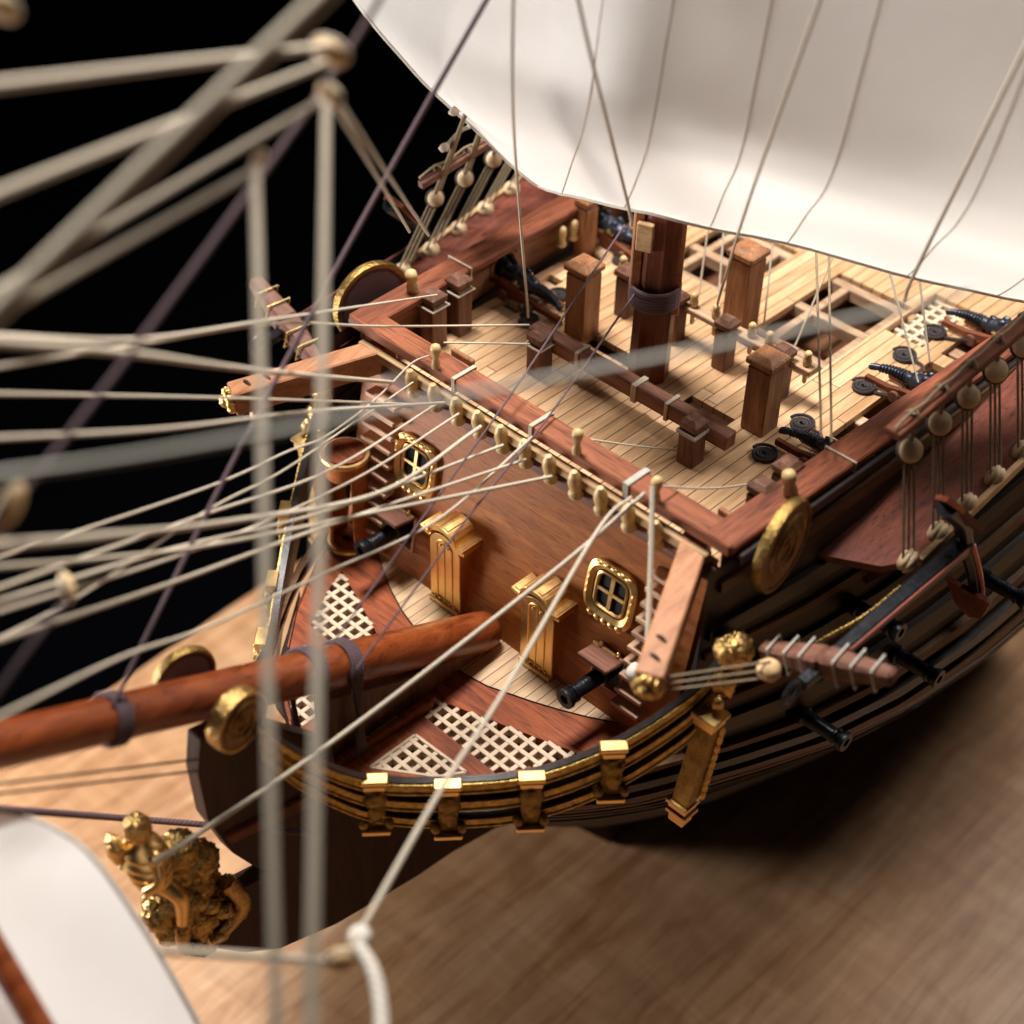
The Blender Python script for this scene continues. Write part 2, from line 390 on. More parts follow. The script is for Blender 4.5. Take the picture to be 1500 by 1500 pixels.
for z0, th, hh, mt, y0 in ((-.75, .09, .22, 'wale', -.3), (-1.75, .13, .3, 'wale_d', -.5), (-2.35, .08, .16, 'wale', -.5), (-3.1, .1, .3, 'wale_d', -.6), (-3.75, .1, .2, 'wale', -.6), (-4.35, .14, .34, 'wale_d', -.6), (-5.1, .12, .2, 'wale', -5.35), (-5.75, .18, .38, 'wale_d', -5.4), (-6.5, .16, .3, 'wale', -5.3), (-7.15, .1, .34, 'wale_d', -4.6), (-7.75, .08, .3, 'wale', -4.2), (-8.4, .08, .34, 'wale_d', -3.6), (-9.1, .07, .3, 'wale_d', -2.9), (-9.8, .06, .3, 'wale_d', -2.2)):
    for sgn in (-1, 1):
        mb = MB(); rows = []
        n = 40
        for i in range(n + 1):
            y = y0 + (17 - y0) * (i / n) ** 1.5; z = z0 + .045 * max(0, y) + (.02 * y * y if y < 0 and -7 < z0 < -5 else 0)
            h0, h1 = hull_half(y, z - hh / 2), hull_half(y, z + hh / 2)
            rows.append([(sgn * (h0 - .05), y, z - hh / 2), (sgn * (h0 + th), y, z - hh / 2), (sgn * (h1 + th), y, z + hh / 2), (sgn * (h1 - .05), y, z + hh / 2)])
        mb.grid(rows); mb.build('wale', mt, ship, 30)
# stem, knee of the head, keel
knee = [(-8.15, -2.4), (-8.3, -3.2), (-8.25, -4.5), (-7.85, -5.8), (-7.35, -6.75), (-6.95, -7.15), (-7.7, -6.95), (-8.5, -6.3), (-9.3, -5.9), (-9.5, -6.9), (-9.0, -7.6), (-8.6, -8.05), (-7.9, -8.95), (-7.1, -9.65), (-5.6, -10.3), (-3.3, -10.85), (-2.2, -11.0), (-.8, -11.4), (1.0, -12.4), (2.6, -14.6), (3.6, -15.98), (6, -15.98), (6, -14.5), (-2.5, -9), (-4.6, -5.6), (-7.2, -2.6)]
mb = MB(); mb.prism(knee, 'x', -.2, .2, .03); mb.build('stem_knee', 'stem', ship, 0)
mb = MB(); mb.box((0, 12, -15.75), (.5, 14, .4)); mb.build('keel', 'walnut_d', ship, 0)
mb = MB(); mb.prism([(-8.0, -5.1), (-7.9, -5.4), (-5.4, -6.15), (-4, -6.3), (-4, -5.9), (-5.4, -5.75)], 'x', -.3, .3, .03); mb.build('cheek_knee', 'mast', ship, 0)
# bulwarks, inside of the sides
for sgn in (-1, 1):
    mb = MB()
    holes_y = [4.4, 7.5, 10.4]
    cuts = [.1]
    for hy in holes_y: cuts += [hy - .42, hy + .42]
    cuts.append(17)
    for a, b in zip(cuts[::2], cuts[1::2]):
        mb.beam((sgn * (4.78 + .035 * a), a, -.72), (sgn * (4.78 + .035 * b), b, -.72), .1, .95)
    for hy in holes_y:
        x = sgn * (4.78 + .035 * hy)
        mb.box((x, hy, -1.1), (.1, .84, .2)); mb.box((x, hy, -.33), (.1, .84, .14))
    mb.build('bulwark', 'inner', ship, 0)
    for hy in holes_y:                                   # round port rims
        x = sgn * (4.74 + .035 * hy)
        mb = MB(); mb.tube([(x, hy + .37 * math.cos(a), -.68 + .33 * math.sin(a)) for a in [2 * math.pi * i / 24 for i in range(25)]], .06, n=6)
        mb.build('gun_port_rim', 'walnut', ship, 40)
    mb = MB(); mb.beam((sgn * 4.72, 0.02, -.09), (sgn * 5.28, 16, -.09), .66, .18, .03); mb.build('side_rail', 'mahogany_y', ship, 0)
    mb = MB(); mb.beam((sgn * 5.13, 0.1, -.3), (sgn * 5.66, 16, -.3), .12, .22, .02); mb.build('rail_moulding', 'wale_d', ship, 0)
# forecastle deck ------------------------------------------------------
def rect(x0, x1, y0, y1): return [(x0, y0), (x1, y0), (x1, y1), (x0, y1)]
HR = (.1, 2.05, 6.5, 10.35); HL = (-3.1, -1.1, 7.75, 10.4)
holes = [rect(*HR), rect(*HL), rect(-4.5, -3.92, 3.6, 4.12), rect(-4.5, -4.08, 5.05, 5.55), rect(-4.5, -4.05, 6.25, 6.9), rect(-4.5, -4.05, 7.9, 9.2),
         rect(3.5, 4.5, 5.25, 7.3), rect(3.5, 4.5, 8.1, 8.9), rect(3.5, 4.5, 9.3, 10.2), rect(3.55, 4.5, 2.9, 3.5), rect(-2.2, -.7, 4.1, 4.5) , rect(.72, 1.85, 3.75, 4.3), rect(2.15, 3.1, 9.2, 11.2)]
mb = MB(); mb.sheet(rect(-4.7, 4.7, .2, 17), holes, ZD - .16, ZD); deck = mb.build('forecastle_deck', 'deck', ship, 0)
mb = MB(); mb.box((0, 8.6, -2.55), (9.6, 17, .1), bev=0); mb.build('lower_deck', 'inner', ship, 0)
def frame_beams(x0, x1, y0, y1, xs, ys):
    mb = MB()
    for y in ys: mb.box(((x0 + x1) / 2, y, ZD - .22), (x1 - x0 + .5, .24, .3))
    for x in xs:
        for a, b in zip(ys, ys[1:]): mb.box((x, (a + b) / 2, ZD - .2), (.2, b - a - .24, .26))
    return mb.build('hatch_frame', 'frame', ship, 0)
frame_beams(HR[0], HR[1], HR[2], HR[3], (.52, 1.93), (7.25, 8.75, 10.15))
frame_beams(HL[0], HL[1], HL[2], HL[3], (-2.72, -1.5), (7.85, 8.95, 10.2))
mb = MB(); mb.box((1.45, 6.35, ZD + .02), (.02, .02, .02)); mb.bm.free()
for x0, x1, y0, y1 in ((3.5, 4.5, 5.25, 7.3), (3.5, 4.5, 8.1, 8.9), (3.5, 4.5, 9.3, 10.2), (-4.5, -3.92, 3.6, 4.12), (-4.5, -4.08, 5.05, 5.55)):
    mb = MB(); mb.box(((x0 + x1) / 2, (y0 + y1) / 2, ZD - .3), (x1 - x0 + .3, .3, .34)); mb.build('deck_beam', 'frame', ship, 0)
# ladder grating seen below the rear hatch
def clip(poly, val, ax):
    """crossings of the outline with the line coord[ax]=val, sorted along the other axis"""
    o = 1 - ax; r = []
    for i in range(len(poly)):
        a, b = poly[i], poly[(i + 1) % len(poly)]
        if (a[ax] - val) * (b[ax] - val) < 0:
            t = (val - a[ax]) / (b[ax] - a[ax]); r.append(a[o] + t * (b[o] - a[o]))
    return sorted(r)
def grating(poly, z, pitch=.265, bar=.1, th=.2, ox=0., oy=0., border=False, parent=None):
    mb = MB()
    xs = [p[0] for p in poly]; ys = [p[1] for p in poly]
    for ax, lo, hi, o in ((0, min(xs), max(xs), ox), (1, min(ys), max(ys), oy)):
        k = math.floor((lo - o) / pitch)
        while o + k * pitch < hi:
            val = o + k * pitch; k += 1
            c = clip(poly, val, ax)
            for a, b in zip(c[::2], c[1::2]):
                if b - a < .06: continue
                m_, L = (a + b) / 2, b - a; zz = z - (0 if ax else .012)
                mb.box((val, m_, zz - th / 2) if ax == 0 else (m_, val, zz - th / 2), (bar, L, th) if ax == 0 else (L, bar, th), bev=.012)
    if border:
        for i in range(len(poly)):
            a, b = poly[i], poly[(i + 1) % len(poly)]
            mb.beam((*a, z - th / 2 + .006), (*b, z - th / 2 + .006), .07, th, .01)
    return mb.build('grating', 'grating', parent or ship, 0)
grating(rect(2.2, 3.05, 9.25, 11.15), ZD - .1)
# beakhead platform -------------------------------------------------
half = [(4.8, -.7), (4.35, -1.75), (3.9, -2.6), (3.3, -3.4), (2.7, -4.1), (2.0, -4.8), (1.3, -5.3), (.5, -5.68)]
outer = half + [(-x, y) for x, y in half[::-1]]
GF = [(.37, -2.86), (.37, -3.32), (2.62, -3.36), (3.1, -2.62), (3.42, -1.86)]
GE = [(.83, -3.78), (2.2, -3.74), (1.9, -4.2), (.82, -4.95)]
GD = [(-.5, -5.2), (-.48, -3.95), (.25, -3.72), (.22, -5.2)]
mir = lambda p: [(-x, y) for x, y in p[::-1]]
GFm = [(-x, y) for x, y in [(.95, -2.86), (1.9, -3.3), (2.9, -3.25), (3.12, -2.9), (3.45, -2.3), (3.72, -1.7)]][::-1]
GFm = [(-3.72, -1.68), (-3.47, -2.31), (-3.12, -2.91), (-2.9, -3.26), (-1.95, -3.3), (-1.6, -2.5)]
gr = [GF, GE, GD, GFm, mir(GE)]
gr[4] = [(-2.6, -3.7), (-.9, -3.74), (-.9, -5.2), (-1.4, -5.05), (-2.2, -4.3)]
mb = MB(); mb.sheet(outer, gr, ZK - .2, ZK); mb.build('beakhead_deck', 'beak', ship, 0)
mb = MB(); mb.sheet([(-p[0] * .97, p[1] * .97) for p in outer], [], ZK - .55, ZK - .45); mb.build('lower_platform', 'inner', ship, 0)
for i, p in enumerate(gr): grating(p, ZK + .012, ox=.12, oy=.05, border=(i in (1, 2)))
LD = [(-3.62, -.72), (-3.0, -1.08), (-2.57, -1.31), (-1.88, -1.6), (-1.15, -1.81), (-.3, -1.93), (.3, -1.95), (.9, -1.86), (1.84, -1.52), (2.4, -1.28), (2.89, -1.04), (3.45, -.72)]
mb = MB(); mb.sheet(LD, [], ZK + .004, ZK + .022); mb.build('planked_strip', 'deck2', ship, 0)
mb = MB(); mb.tube([(x, y - .012, ZK + .008) for x, y in LD], .014, n=5); mb.build('strip_edge', 'hole', ship, 0)
# bulkhead ----------------------------------------------------------
t_ = Matrix.Rotation(-math.atan(.177), 3, 'X')
mb = MB()
PX = 2.95; PW, PH, PZ = .36, .42, -4.2
zt, zb = -.72, ZK - .1
def slab(x0, x1, z0, z1):
    mb.prism([(bulk_y(z0), z0), (bulk_y(z1), z1), (bulk_y(z1) + .2, z1), (bulk_y(z0) + .2, z0)], 'x', x0, x1)
slab(-PX + PW, PX - PW, zb, zt)
for s in (-1, 1):
    a, b = sorted((s * (PX + PW), s * 4.62)); slab(a, b, zb, zt)
    a, b = sorted((s * (PX - PW), s * (PX + PW))); slab(a, b, zb, PZ - PH); slab(a, b, PZ + PH, zt)
mb.build('bulkhead', 'bulkhead', ship, 0)
for s in (-1, 1):
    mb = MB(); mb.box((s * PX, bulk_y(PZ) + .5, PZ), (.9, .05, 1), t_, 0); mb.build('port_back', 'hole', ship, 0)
    mb = MB()
    for dx, dz, sx, sz in ((-PW, 0, .06, 2 * PH + .06), (PW, 0, .06, 2 * PH + .06), (0, -PH, 2 * PW - .06, .06), (0, PH, 2 * PW - .06, .06)):
        z = PZ + dz; mb.box((s * PX + dx, bulk_y(z) + .07, z), (sx, .22, sz), t_, .01)
    mb.build('gun_port_frame', 'slat', ship, 0)
    # raised port lid with gilt hinge
    mb = MB(); z = PZ + PH + .02
    mb.beam((s * PX, bulk_y(z) - .02, z + .02), (s * PX, bulk_y(z) - .62, z + .12), .76, .1, .02)
    lid = mb.build('port_lid', 'walnut_x', ship, 0)
    mb = MB()
    mb.beam((s * PX, bulk_y(z) - .07, z + .085), (s * PX, bulk_y(z) - .14, z + .10), .8, .05, .01)
    for q in (-.22, .22): mb.ball((s * PX + q, bulk_y(z) - .1, z + .13), .06, lump=.3)
    mb.build('hinge', 'gold', lid)
# bulkhead top: walnut plank, pale pin rack, mahogany rail
mb = MB(); mb.box((0, -.02, -.83), (9.7, .14, .34), t_); mb.build('rail_plank', 'walnut_x', ship, 0)
mb = MB(); mb.box((0, -.06, -.5), (9.2, .2, .22), None); mb.build('pin_rack', 'maple', ship, 0)
mb = MB(); mb.box((0, .25, -.14), (9.98, .56, .27), None, .03); mb.box((0, .31, -.32), (9.9, .3, .12), None, .01)
mb.build('bulkhead_rail', 'mahogany', ship, 0)
# ladder slats at both ends
for s in (-1, 1):
    for k in range(10):
        z = -1.4 - k * .352
        x0, x1 = (3.54 - .024 * k, 4.0) if s > 0 else (3.33, 4.22)
        mb = MB(); mb.box((s * (x0 + x1) / 2, bulk_y(z) - .13, z), (x1 - x0, .3, .1), None, .01)
        mb.build('slat', 'slat', ship, 0)
# windows -------------------------------------------------------------
def window(cx):
    def oc(w, h, k): # rounded, slightly bowed outline
        pts = []
        for i in range(32):
            a = 2 * math.pi * i / 32; c, s_ = math.cos(a), math.sin(a)
            p = 2 / k
            pts.append((w * math.copysign(abs(c) ** p, c), h * math.copysign(abs(s_) ** p, s_)))
        return pts
    M4 = Matrix.Translation((cx, bulk_y(-2.52), -2.52)) @ t_.to_4x4()
    def ring(o_, i_, d0, d1, name, mat, par, bulge=0):
        mb = MB(); rows = []
        for (po, pi) in list(zip(o_, i_)) + [(o_[0], i_[0])]:
            mid = ((po[0] + pi[0]) / 2, (po[1] + pi[1]) / 2)
            q = [(po, -.001), (po, -d0), (mid, -d0 - bulge), (pi, -d1), (pi, .05)]
            rows.append([M4 @ Vector((x, d, z)) for (x, z), d in q])
        mb.grid(rows); return mb.build(name, mat, par, 30)
    f = ring(oc(.62, .64, 4), oc(.44, .46, 4), .10, .08, 'window', 'gold', ship, .05)
    ring(oc(.40, .42, 5), oc(.33, .36, 5), .09, .07, 'inner_frame', 'gold', f, .02)
    mb = MB(); 
    for q in (oc(.43, .45, 4),):
        vs = [mb.bm.verts.new(M4 @ Vector((x, -.02, z))) for x, z in q]; mb.bm.faces.new(vs)
    mb.build('pane', 'hole', f, 0)
    mb = MB(); mb.box(M4 @ Vector((0, -.06, 0)), (.1, .05, .74), t_, .01); mb.box(M4 @ Vector((0, -.06, 0)), (.68, .05, .08), t_, .01); mb.build('muntin', 'gold', f, 0)
    mb = MB()
    for i in range(5): mb.ball(M4 @ Vector((-.36 + .18 * i, -.1, -.6 - .03 * math.sin(math.pi * i / 4))), .1, (1, .7, .85), 12)
    mb.build('scrollwork', 'gold', f, 60); mb = MB()
    for i in range(5): mb.ball(M4 @ Vector((-.36 + .18 * i, -.11, .56 + .03 * math.sin(math.pi * i / 4))), .07, (1.5, .6, .6), 12)
    mb.build('scrollwork', 'gold', f, 60)
    for s in (-1, 1):
        mb = MB()
        for q in (-.24, -.08, .08, .24): mb.ball(M4 @ Vector((s * .54, -.11, q)), .07, (.6, .6, 1.4), 10)
        mb.build('scrollwork', 'gold', f, 60)
window(-2.75); window(2.68)
# gold doors ----------------------------------------------------------
def door(cx):
    w, z0, z1, y0 = .44, ZK + .03, -3.42, -.88
    body = [(-w, z0), (w, z0), (w, z1 - .12)] + [(w * math.cos(a) * .98, z1 - .12 + .3 * math.sin(a)) for a in [math.pi * i / 10 for i in range(1, 10)]] + [(-w, z1 - .12)]
    mb = MB(); mb.prism([(cx + x, z) for x, z in body], 'y', y0, -.35, .015)
    d = mb.build('round_top_door', 'gold', ship, 20)
    # raised panel frame and plinth with studs
    mb = MB()
    pan = [(-.22, z0 + .2), (.22, z0 + .2), (.22, z1 - .12)] + [(.22 * math.cos(a), z1 - .12 + .16 * math.sin(a)) for a in [math.pi * i / 8 for i in range(1, 8)]] + [(-.22, z1 - .12), (-.22, z0 + .2)]
    mb.tube([(cx + x, y0 - .005, z) for x, z in pan], .022, n=6); 
    mb.tube([(cx, y0 - .005, z0 + .2), (cx, y0 - .005, z1 - .02)], .014, n=6)
    mb.build('panel_moulding', 'gold', d, 40)
    mb = MB(); mb.box((cx, y0 - .03, z0 + .06), (.86, .08, .12), None, .015)
    mb.build('plinth', 'gold', d, 40)
    for x, z in [(cx - .28 + .14 * i, z0 + .16) for i in range(5)] + [(cx - .1, z1 - .1), (cx + .1, z1 - .1)]:
        mb = MB(); mb.ball((x, y0 - .01, z), .032, seg=8); mb.build('stud', 'gold', d, 40)
    # arched cornice that flares into flat ears
    prof = []
    for i in range(25):
        x = -.62 + 1.24 * i / 24; ax = abs(x)
        zz = math.sqrt(max(0, .42 ** 2 - ax ** 2)) * .72 if ax < .40 else 0
        zz = max(zz, 0) + (.0 if ax < .40 else .04 * (ax - .4) / .2)
        prof.append((cx + x, z1 + .0 + zz))
    mb = MB()
    for dy, dz, th, y1 in ((0, 0, .11, y0 - .05), (-.03, .1, .06, y0 - .1)):
        for (xa, za), (xb, zb_) in zip(prof, prof[1:]):
            mb.prism([(xa, za + dz), (xb, zb_ + dz), (xb, zb_ + dz + th), (xa, za + dz + th)], 'y', y1, -.32)
    c = mb.build('cornice', 'gold', d, 30)
    mb = MB()
    for i in range(2, 24, 4):
        (xa, za), (xb, zb_) = prof[i - 1], prof[i + 1]
        mb.beam(((xa + xb) / 2, y0 - .05, (za + zb_) / 2 + .165), ((xa + xb) / 2, -.42, (za + zb_) / 2 + .165), .13, .03, .01, up=(-(zb_ - za), 0, xb - xa))
    mb.build('cornice_panel', 'gold', c, 20)
door(-1.33); door(1.3)
# round house on the left ---------------------------------------------
rx, ry = -4.22, -.98
mb = MB()
for a0, a1, z0, z1 in ((-215, -112, -5.1, -2.7), (-28, 45, -5.1, -2.7)):
    o_ = arc(rx, ry, .46, a0, a1, 12); i_ = arc(rx, ry, .38, a0, a1, 12)
    mb.prism(o_ + i_[::-1], 'z', z0, z1)
o_ = arc(rx, ry, .46, -112, -28, 8); i_ = arc(rx, ry, .38, -112, -28, 8)
mb.prism(o_ + i_[::-1], 'z', -3.15, -2.7)
rh = mb.build('roundhouse', 'bulkhead', ship, 30)
for z in (-2.68, -5.08):
    mb = MB(); mb.lathe([(.36, -.05), (.52, -.05), (.54, 0), (.52, .05), (.3, .05)], (rx, ry, z), n=28); mb.build('gilt_band', 'gold', rh, 40)
mb = MB(); mb.lathe([(.44, 0), (.44, .08), (.0, .09)], (rx, ry, -2.66), n=28); mb.build('cap', 'beak', rh, 40)
mb = MB(); mb.lathe([(.37, 0), (.37, .06), (0, .06)], (rx, ry, -5.05), n=24); mb.build('seat_board', 'beak', rh, 40)
mb = MB(); mb.ball((rx + .02, ry - .12, -4.97), .12, (1, .7, .3)); mb.build('seat_hole', 'hole', rh)
# bowsprit and chocks ---------------------------------------------------
a, b = Vector((0, -.92, -4.95)), Vector((0, -17.0, 2.62))
ax = (b - a).normalized()
mb = MB(); L = (b - a).length
mb.lathe([(.0, -.12), (.2, -.1), (.36, .0), (.42, .15), (.43, .4), (.42, 4), (.4, 8), (.37, 12), (.3, L)], a, ax, 36)
bow = mb.build('bowsprit', 'spar', ship, 50)
def along(t): return a + ax * t
for t in (4.35, 5.25):
    mb = MB(); up_ = Vector((0, 0, 1)); c = along(t)
    ring = []
    for i in range(13):
        th = math.pi * i / 12; d = Vector((math.cos(th), 0, math.sin(th)))
        ring.append(c + Vector((.455 * d.x, 0, 0)) + (Vector((0, -ax.z, ax.y)) * -1).normalized() * .455 * d.z)
    for dx in (-.12, -.04, .04, .12):
        pts = [Vector((.46, c.y + dx * 1 , ZK - .05))] + [p + ax * dx for p in ring] + [Vector((-.46, c.y + dx, ZK - .05))]
        mb.tube(pts, .05, n=6)
    mb.build('gammoning', 'rope_purple', bow, 50)
mb = MB(); c = along(9.6)
for dx in (-.1, 0, .1): mb.tube([c + ax * dx + Vector((math.cos(q), 0, 0)) * .42 + Vector((0, -ax.z, ax.y)).normalized() * -.42 * math.sin(q) for q in [2 * math.pi * i / 20 for i in range(21)]], .05, n=6)
mb.build('rope_collar', 'rope_purple', bow, 50)
mb = MB()
mb.prism([(-1.2, ZK + .02), (-1.2, -5.05), (-3.6, -4.3), (-5.4, -3.45), (-5.4, ZK + .02)], 'x', -.22, .22, .03)
mb.build('bowsprit_chock', 'walnut_d', ship, 0)
for s in (-1, 1):
    mb = MB(); mb.beam((s * .5, -3.0, ZK + .0), (s * .36, -5.6, ZK - .05), .16, .5, .03); mb.build('knighthead', 'beak', ship, 0)
# foremast --------------------------------------------------------------
mx, my = -.42, 4.2
mb = MB(); mb.lathe([(.43, 0), (.42, 3.6), (.41, 8)], (mx, my, ZD - .1), (0.012, .015, 1), 8)
mast = mb.build('foremast', 'mast', ship, 25)
for dx, dy, z0, z1 in ((-.3, -.3, .95, 3.4), (.33, .24, .35, 3.4)):
    mb = MB(); mb.box((mx + dx, my + dy, (z0 + z1) / 2), (.2, .3, z1 - z0), Matrix.Rotation(R(44), 3, 'Z'), .02); mb.build('mast_fish', 'pear', mast, 0)
mb = MB(); mb.box((mx - .02, my - .43, 2.25), (.34, .14, .62), Matrix.Rotation(R(22), 3, 'Z')); mb.build('mast_cleat', 'maple', mast, 0)
mb = MB()
for k in range(7): mb.tube([(mx + .5 * math.cos(q), my + .5 * math.sin(q), .62 + .065 * k) for q in [2 * math.pi * i / 24 for i in range(25)]], .04, n=6)
mb.build('woolding', 'rope_purple', mast, 50)
# posts -----------------------------------------------------------------
def post(x, y, w, ztop, mat, cap=True, name='post', capw=1.18):
    mb = MB(); h = ztop - ZD
    mb.box((x, y, ZD + (h - .25) / 2), (w, w, h - .25), None, .025)
    o = mb.build(name, mat, ship, 0)
    if cap:
        mb = MB(); mb.box((x, y, ztop - .235), (w * .84, w * .84, .07), None, 0); mb.box((x, y, ztop - .12), (w * capw, w * capw, .16), None, .03)
        mb.box((x, y, ztop - .01), (w * 1.1, w * 1.1, .1), None, .01, .55); mb.build('cap', mat, o, 0)
    return o
for x, y in ((-2.45, 4.35), (2.33, 4.45)): post(x, y, .55, .52, 'walnut', name='heavy_post')
post(-.15, 6.95, .58, .78, 'walnut', name='heavy_post')
for s in (-1, 1):
    post(s * 2.05, 2.6, .4, -.22, 'walnut_d', name='bitt_post', capw=1.05)
mb = MB(); mb.box((.05, 2.98, -.62), (5.3, .34, .36), None, .03); mb.build('bitt_crossbeam', 'walnut_x', ship, 0)
for x in (-2.25, -.85, .5, 1.95): post(x, 5.55, .36, -.05, 'walnut_d', name='fife_post')
mb = MB(); mb.box((-.05, 5.75, -.42), (5.3, .3, .14), None, .02); mb.build('fife_rail', 'frame', ship, 0)
for s in (-1, 1):
    for y, zt_ in ((1.75, .05), (2.5, .1)): post(s * 4.35, y, .42, zt_, 'walnut_d', name='timberhead', capw=1.08)
post(-4.55, 6.75, .4, .22, 'walnut', name='timberhead', capw=1.05)
post(-4.55, 9.6, .4, .22, 'walnut', name='timberhead', capw=1.05)
# cleat pads on the deck behind the bulkhead rail
for x in (-3.05, 4.05):
    mb = MB(); mb.box((x, 1.35, ZD + .3), (.62, .12, .6)); p = mb.build('cleat_pad', 'walnut', ship, 0)
    mb = MB()
    for q in (-.18, .18): mb.ball((x + q, 1.27, ZD + .42), .055, seg=10)
    mb.build('stud', 'brass', p)
# catheads ----------------------------------------------------------------
for s in (-1, 1):
    p0, p1 = Vector((s * 4.05, .35, -.62)), Vector((s * 5.55, -2.75, -1.02))
    mb = MB(); mb.beam(p0, p1, .5, .56, .03); c = mb.build('cathead', 'pear', ship, 0)
    d = (p1 - p0).normalized()
    mb = MB()
    for k in range(10):
        q = 2 * math.pi * k / 10; sd = d.orthogonal().normalized(); s2 = d.cross(sd)
        mb.ball(p1 + d * .05 + (sd * math.cos(q) + s2 * math.sin(q)) * .19, .1, lump=.3)
    mb.ball(p1 + d * .1, .16, lump=.3); mb.build('carved_cap', 'goldrough', c, 60)
    mb = MB()
    for k in (.78, .9):
        q = p0.lerp(p1, k); mb.tube([q + Vector((-.1, 0, .3)), q + Vector((0, .0, .34)), q + Vector((.1, 0, .3))], .025, n=6)
    mb.build('sheave_rope', 'rope_dark', c)
    mb = MB(); q = p0.lerp(p1, .86); mb.box(q + Vector((s * -.05, -.1, -.45)), (.16, .16, .2)); mb.build('cleat', 'slat', c, 0)
# volute discs at the fore ends of the side rails and over the stem ------------
def disc(x, y, z, r, th, s, rim='golddark', face='walnut'):
    c = Vector((x, y, z)); ax_ = Vector((s * math.cos(R(8)), math.sin(R(8)), 0)); u_ = Vector((-ax_.y, ax_.x, 0)); w_ = Vector((0, 0, 1))
    mb = MB(); mb.lathe([(r * .94, -th / 2), (r * .94, th / 2)], c, ax_, 40); d = mb.build('volute_disc', face, ship, 30)
    mb = MB(); rows = []
    for i in range(41):
        q = 2 * math.pi * i / 40; e = u_ * math.cos(q) + w_ * math.sin(q)
        rows.append([c + ax_ * h + e * rr for h, rr in ((-th / 2 - .02, r * .92), (-th / 2 - .02, r), (0, r * 1.03), (th / 2 + .02, r), (th / 2 + .02, r * .92))])
    mb.grid(rows); mb.build('gilt_rim', rim, d, 50)
    mb = MB()
    pts = [c + ax_ * (th / 2 + .01) + (u_ * math.cos(k * .42) + w_ * math.sin(k * .42)) * r * .75 * (1 - k / 40) for k in range(38)]
    mb.tube(pts, .045, .025, 6); mb.build('scroll', 'golddark', d, 50)
    mb = MB(); mb.lathe([(r * .88, -th / 2 - .012), (r * .80, -th / 2 - .012), (r * .80, -th / 2 + .02)], c, ax_, 40); mb.build('purple_edge', 'rope_purple', d, 40)
    return d
for s in (-1, 1):
    disc(s * 5.42, .95, -.3, .9, .16, s, 'golddark')
    disc(s * .72, -7.72, -1.78, .58, .26 if s > 0 else .13, s, 'goldrough' if s > 0 else 'golddark')
# head rails, timbers -----------------------------------------------------
top_c = [(.82, -7.4, -2.15), (1.15, -6.75, -3.2), (1.75, -5.75, -4.2), (2.56, -4.57, -4.56), (3.6, -3.43, -4.42), (4.52, -2.25, -3.8), (5.2, -1.15, -2.9), (5.45, -.5, -2.2)]
for s in (-1, 1):
    for dz, dn, w_, h_, mt in ((-.06, 0, .15, .36, 'goldmould'), (-.52, .05, .14, .34, 'goldmould'), (-.98, .1, .14, .32, 'goldmould')):
        pts = smooth_path([(s * (x + dn * .6), y - dn * .4, z + dz * min(1, .55 + .15 * i)) for i, (x, y, z) in enumerate(top_c)], 6)
        pts = [Vector((s * .0, 0, 0)) + p for p in pts]
        for off, wd, hh, mat in ((0, w_, h_, 'wale_d'), (.02, .13, h_ - .07, mt)):
            mb = MB(); rows = []
            for i, p in enumerate(pts):
                t = (pts[min(i + 1, len(pts) - 1)] - pts[max(i - 1, 0)]).normalized(); n = Vector((t.y, -t.x, 0)).normalized() * (1 if s > 0 else -1)
                if n.x * s < 0: n = -n
                if mat == 'wale_d': q = [(-wd / 2, -hh / 2), (wd / 2, -hh / 2), (wd / 2, hh / 2), (-wd / 2, hh / 2), (-wd / 2, -hh / 2)]
                else: q = [(w_ / 2 - .03, -hh / 2), (w_ / 2 + .04, -hh / 2), (w_ / 2 + .045, -hh / 3), (w_ / 2 + .015, -hh / 4), (w_ / 2 + .03, 0), (w_ / 2 + .015, hh / 4), (w_ / 2 + .045, hh / 3), (w_ / 2 + .04, hh / 2), (w_ / 2 - .03, hh / 2)]
                rows.append([p + n * a_ + Vector((0, 0, b_)) for a_, b_ in q])
            mb.grid(rows); mb.build('head_rail' if mat == 'wale_d' else 'gilt_moulding', mat, ship, 40)
    for k, (x, y, z) in enumerate([(1.72, -5.62, -4.2), (2.56, -4.57, -4.52), (3.6, -3.43, -4.38), (4.52, -2.25, -3.75)]):
        nn = Vector((.74, -.67, 0)); tt = Vector((.67, .74, 0)); nn.x *= s; tt.x *= s
        rot = Matrix((tt, nn, Vector((0, 0, 1)))).transposed()
        c = Vector((s * x, y, z)) + nn * .16; 
        mb = MB(); mb.box(c + Vector((0, 0, .1)), (.52, .26, .1), rot, .02)
        hd = mb.build('gilt_term', 'gold', ship, 0)
        mb = MB(); mb.box(c + Vector((0, 0, -.02)) + nn * .03, (.42, .2, .14), rot, .02)
        mb.build('band', 'gold', hd, 0); mb = MB(); mb.box(c + Vector((0, 0, -1.22)) + nn * .08, (.54, .24, .12), rot, .02)
        mb.build('band', 'gold', hd, 0)
        mb = MB()
        mb.ball(c + Vector((0, 0, -.34)) + nn * .05, .23, (1.0, .7, 1.2), 18, .3, 3, rot); mb.ball(c + Vector((0, 0, -.7)) + nn * .06, .2, (.85, .7, 1.5), 18, .3, 3, rot)
        for q in (-1, 1): mb.ball(c + tt * .24 * q + Vector((0, 0, -1.04)) + nn * .08, .12, (1, .8, 1.2), 12)
        mb.box(c + Vector((0, 0, -.58)), (.38, .2, 1.2), rot, .03)
        mb.build('carving', 'golddark', hd, 60)
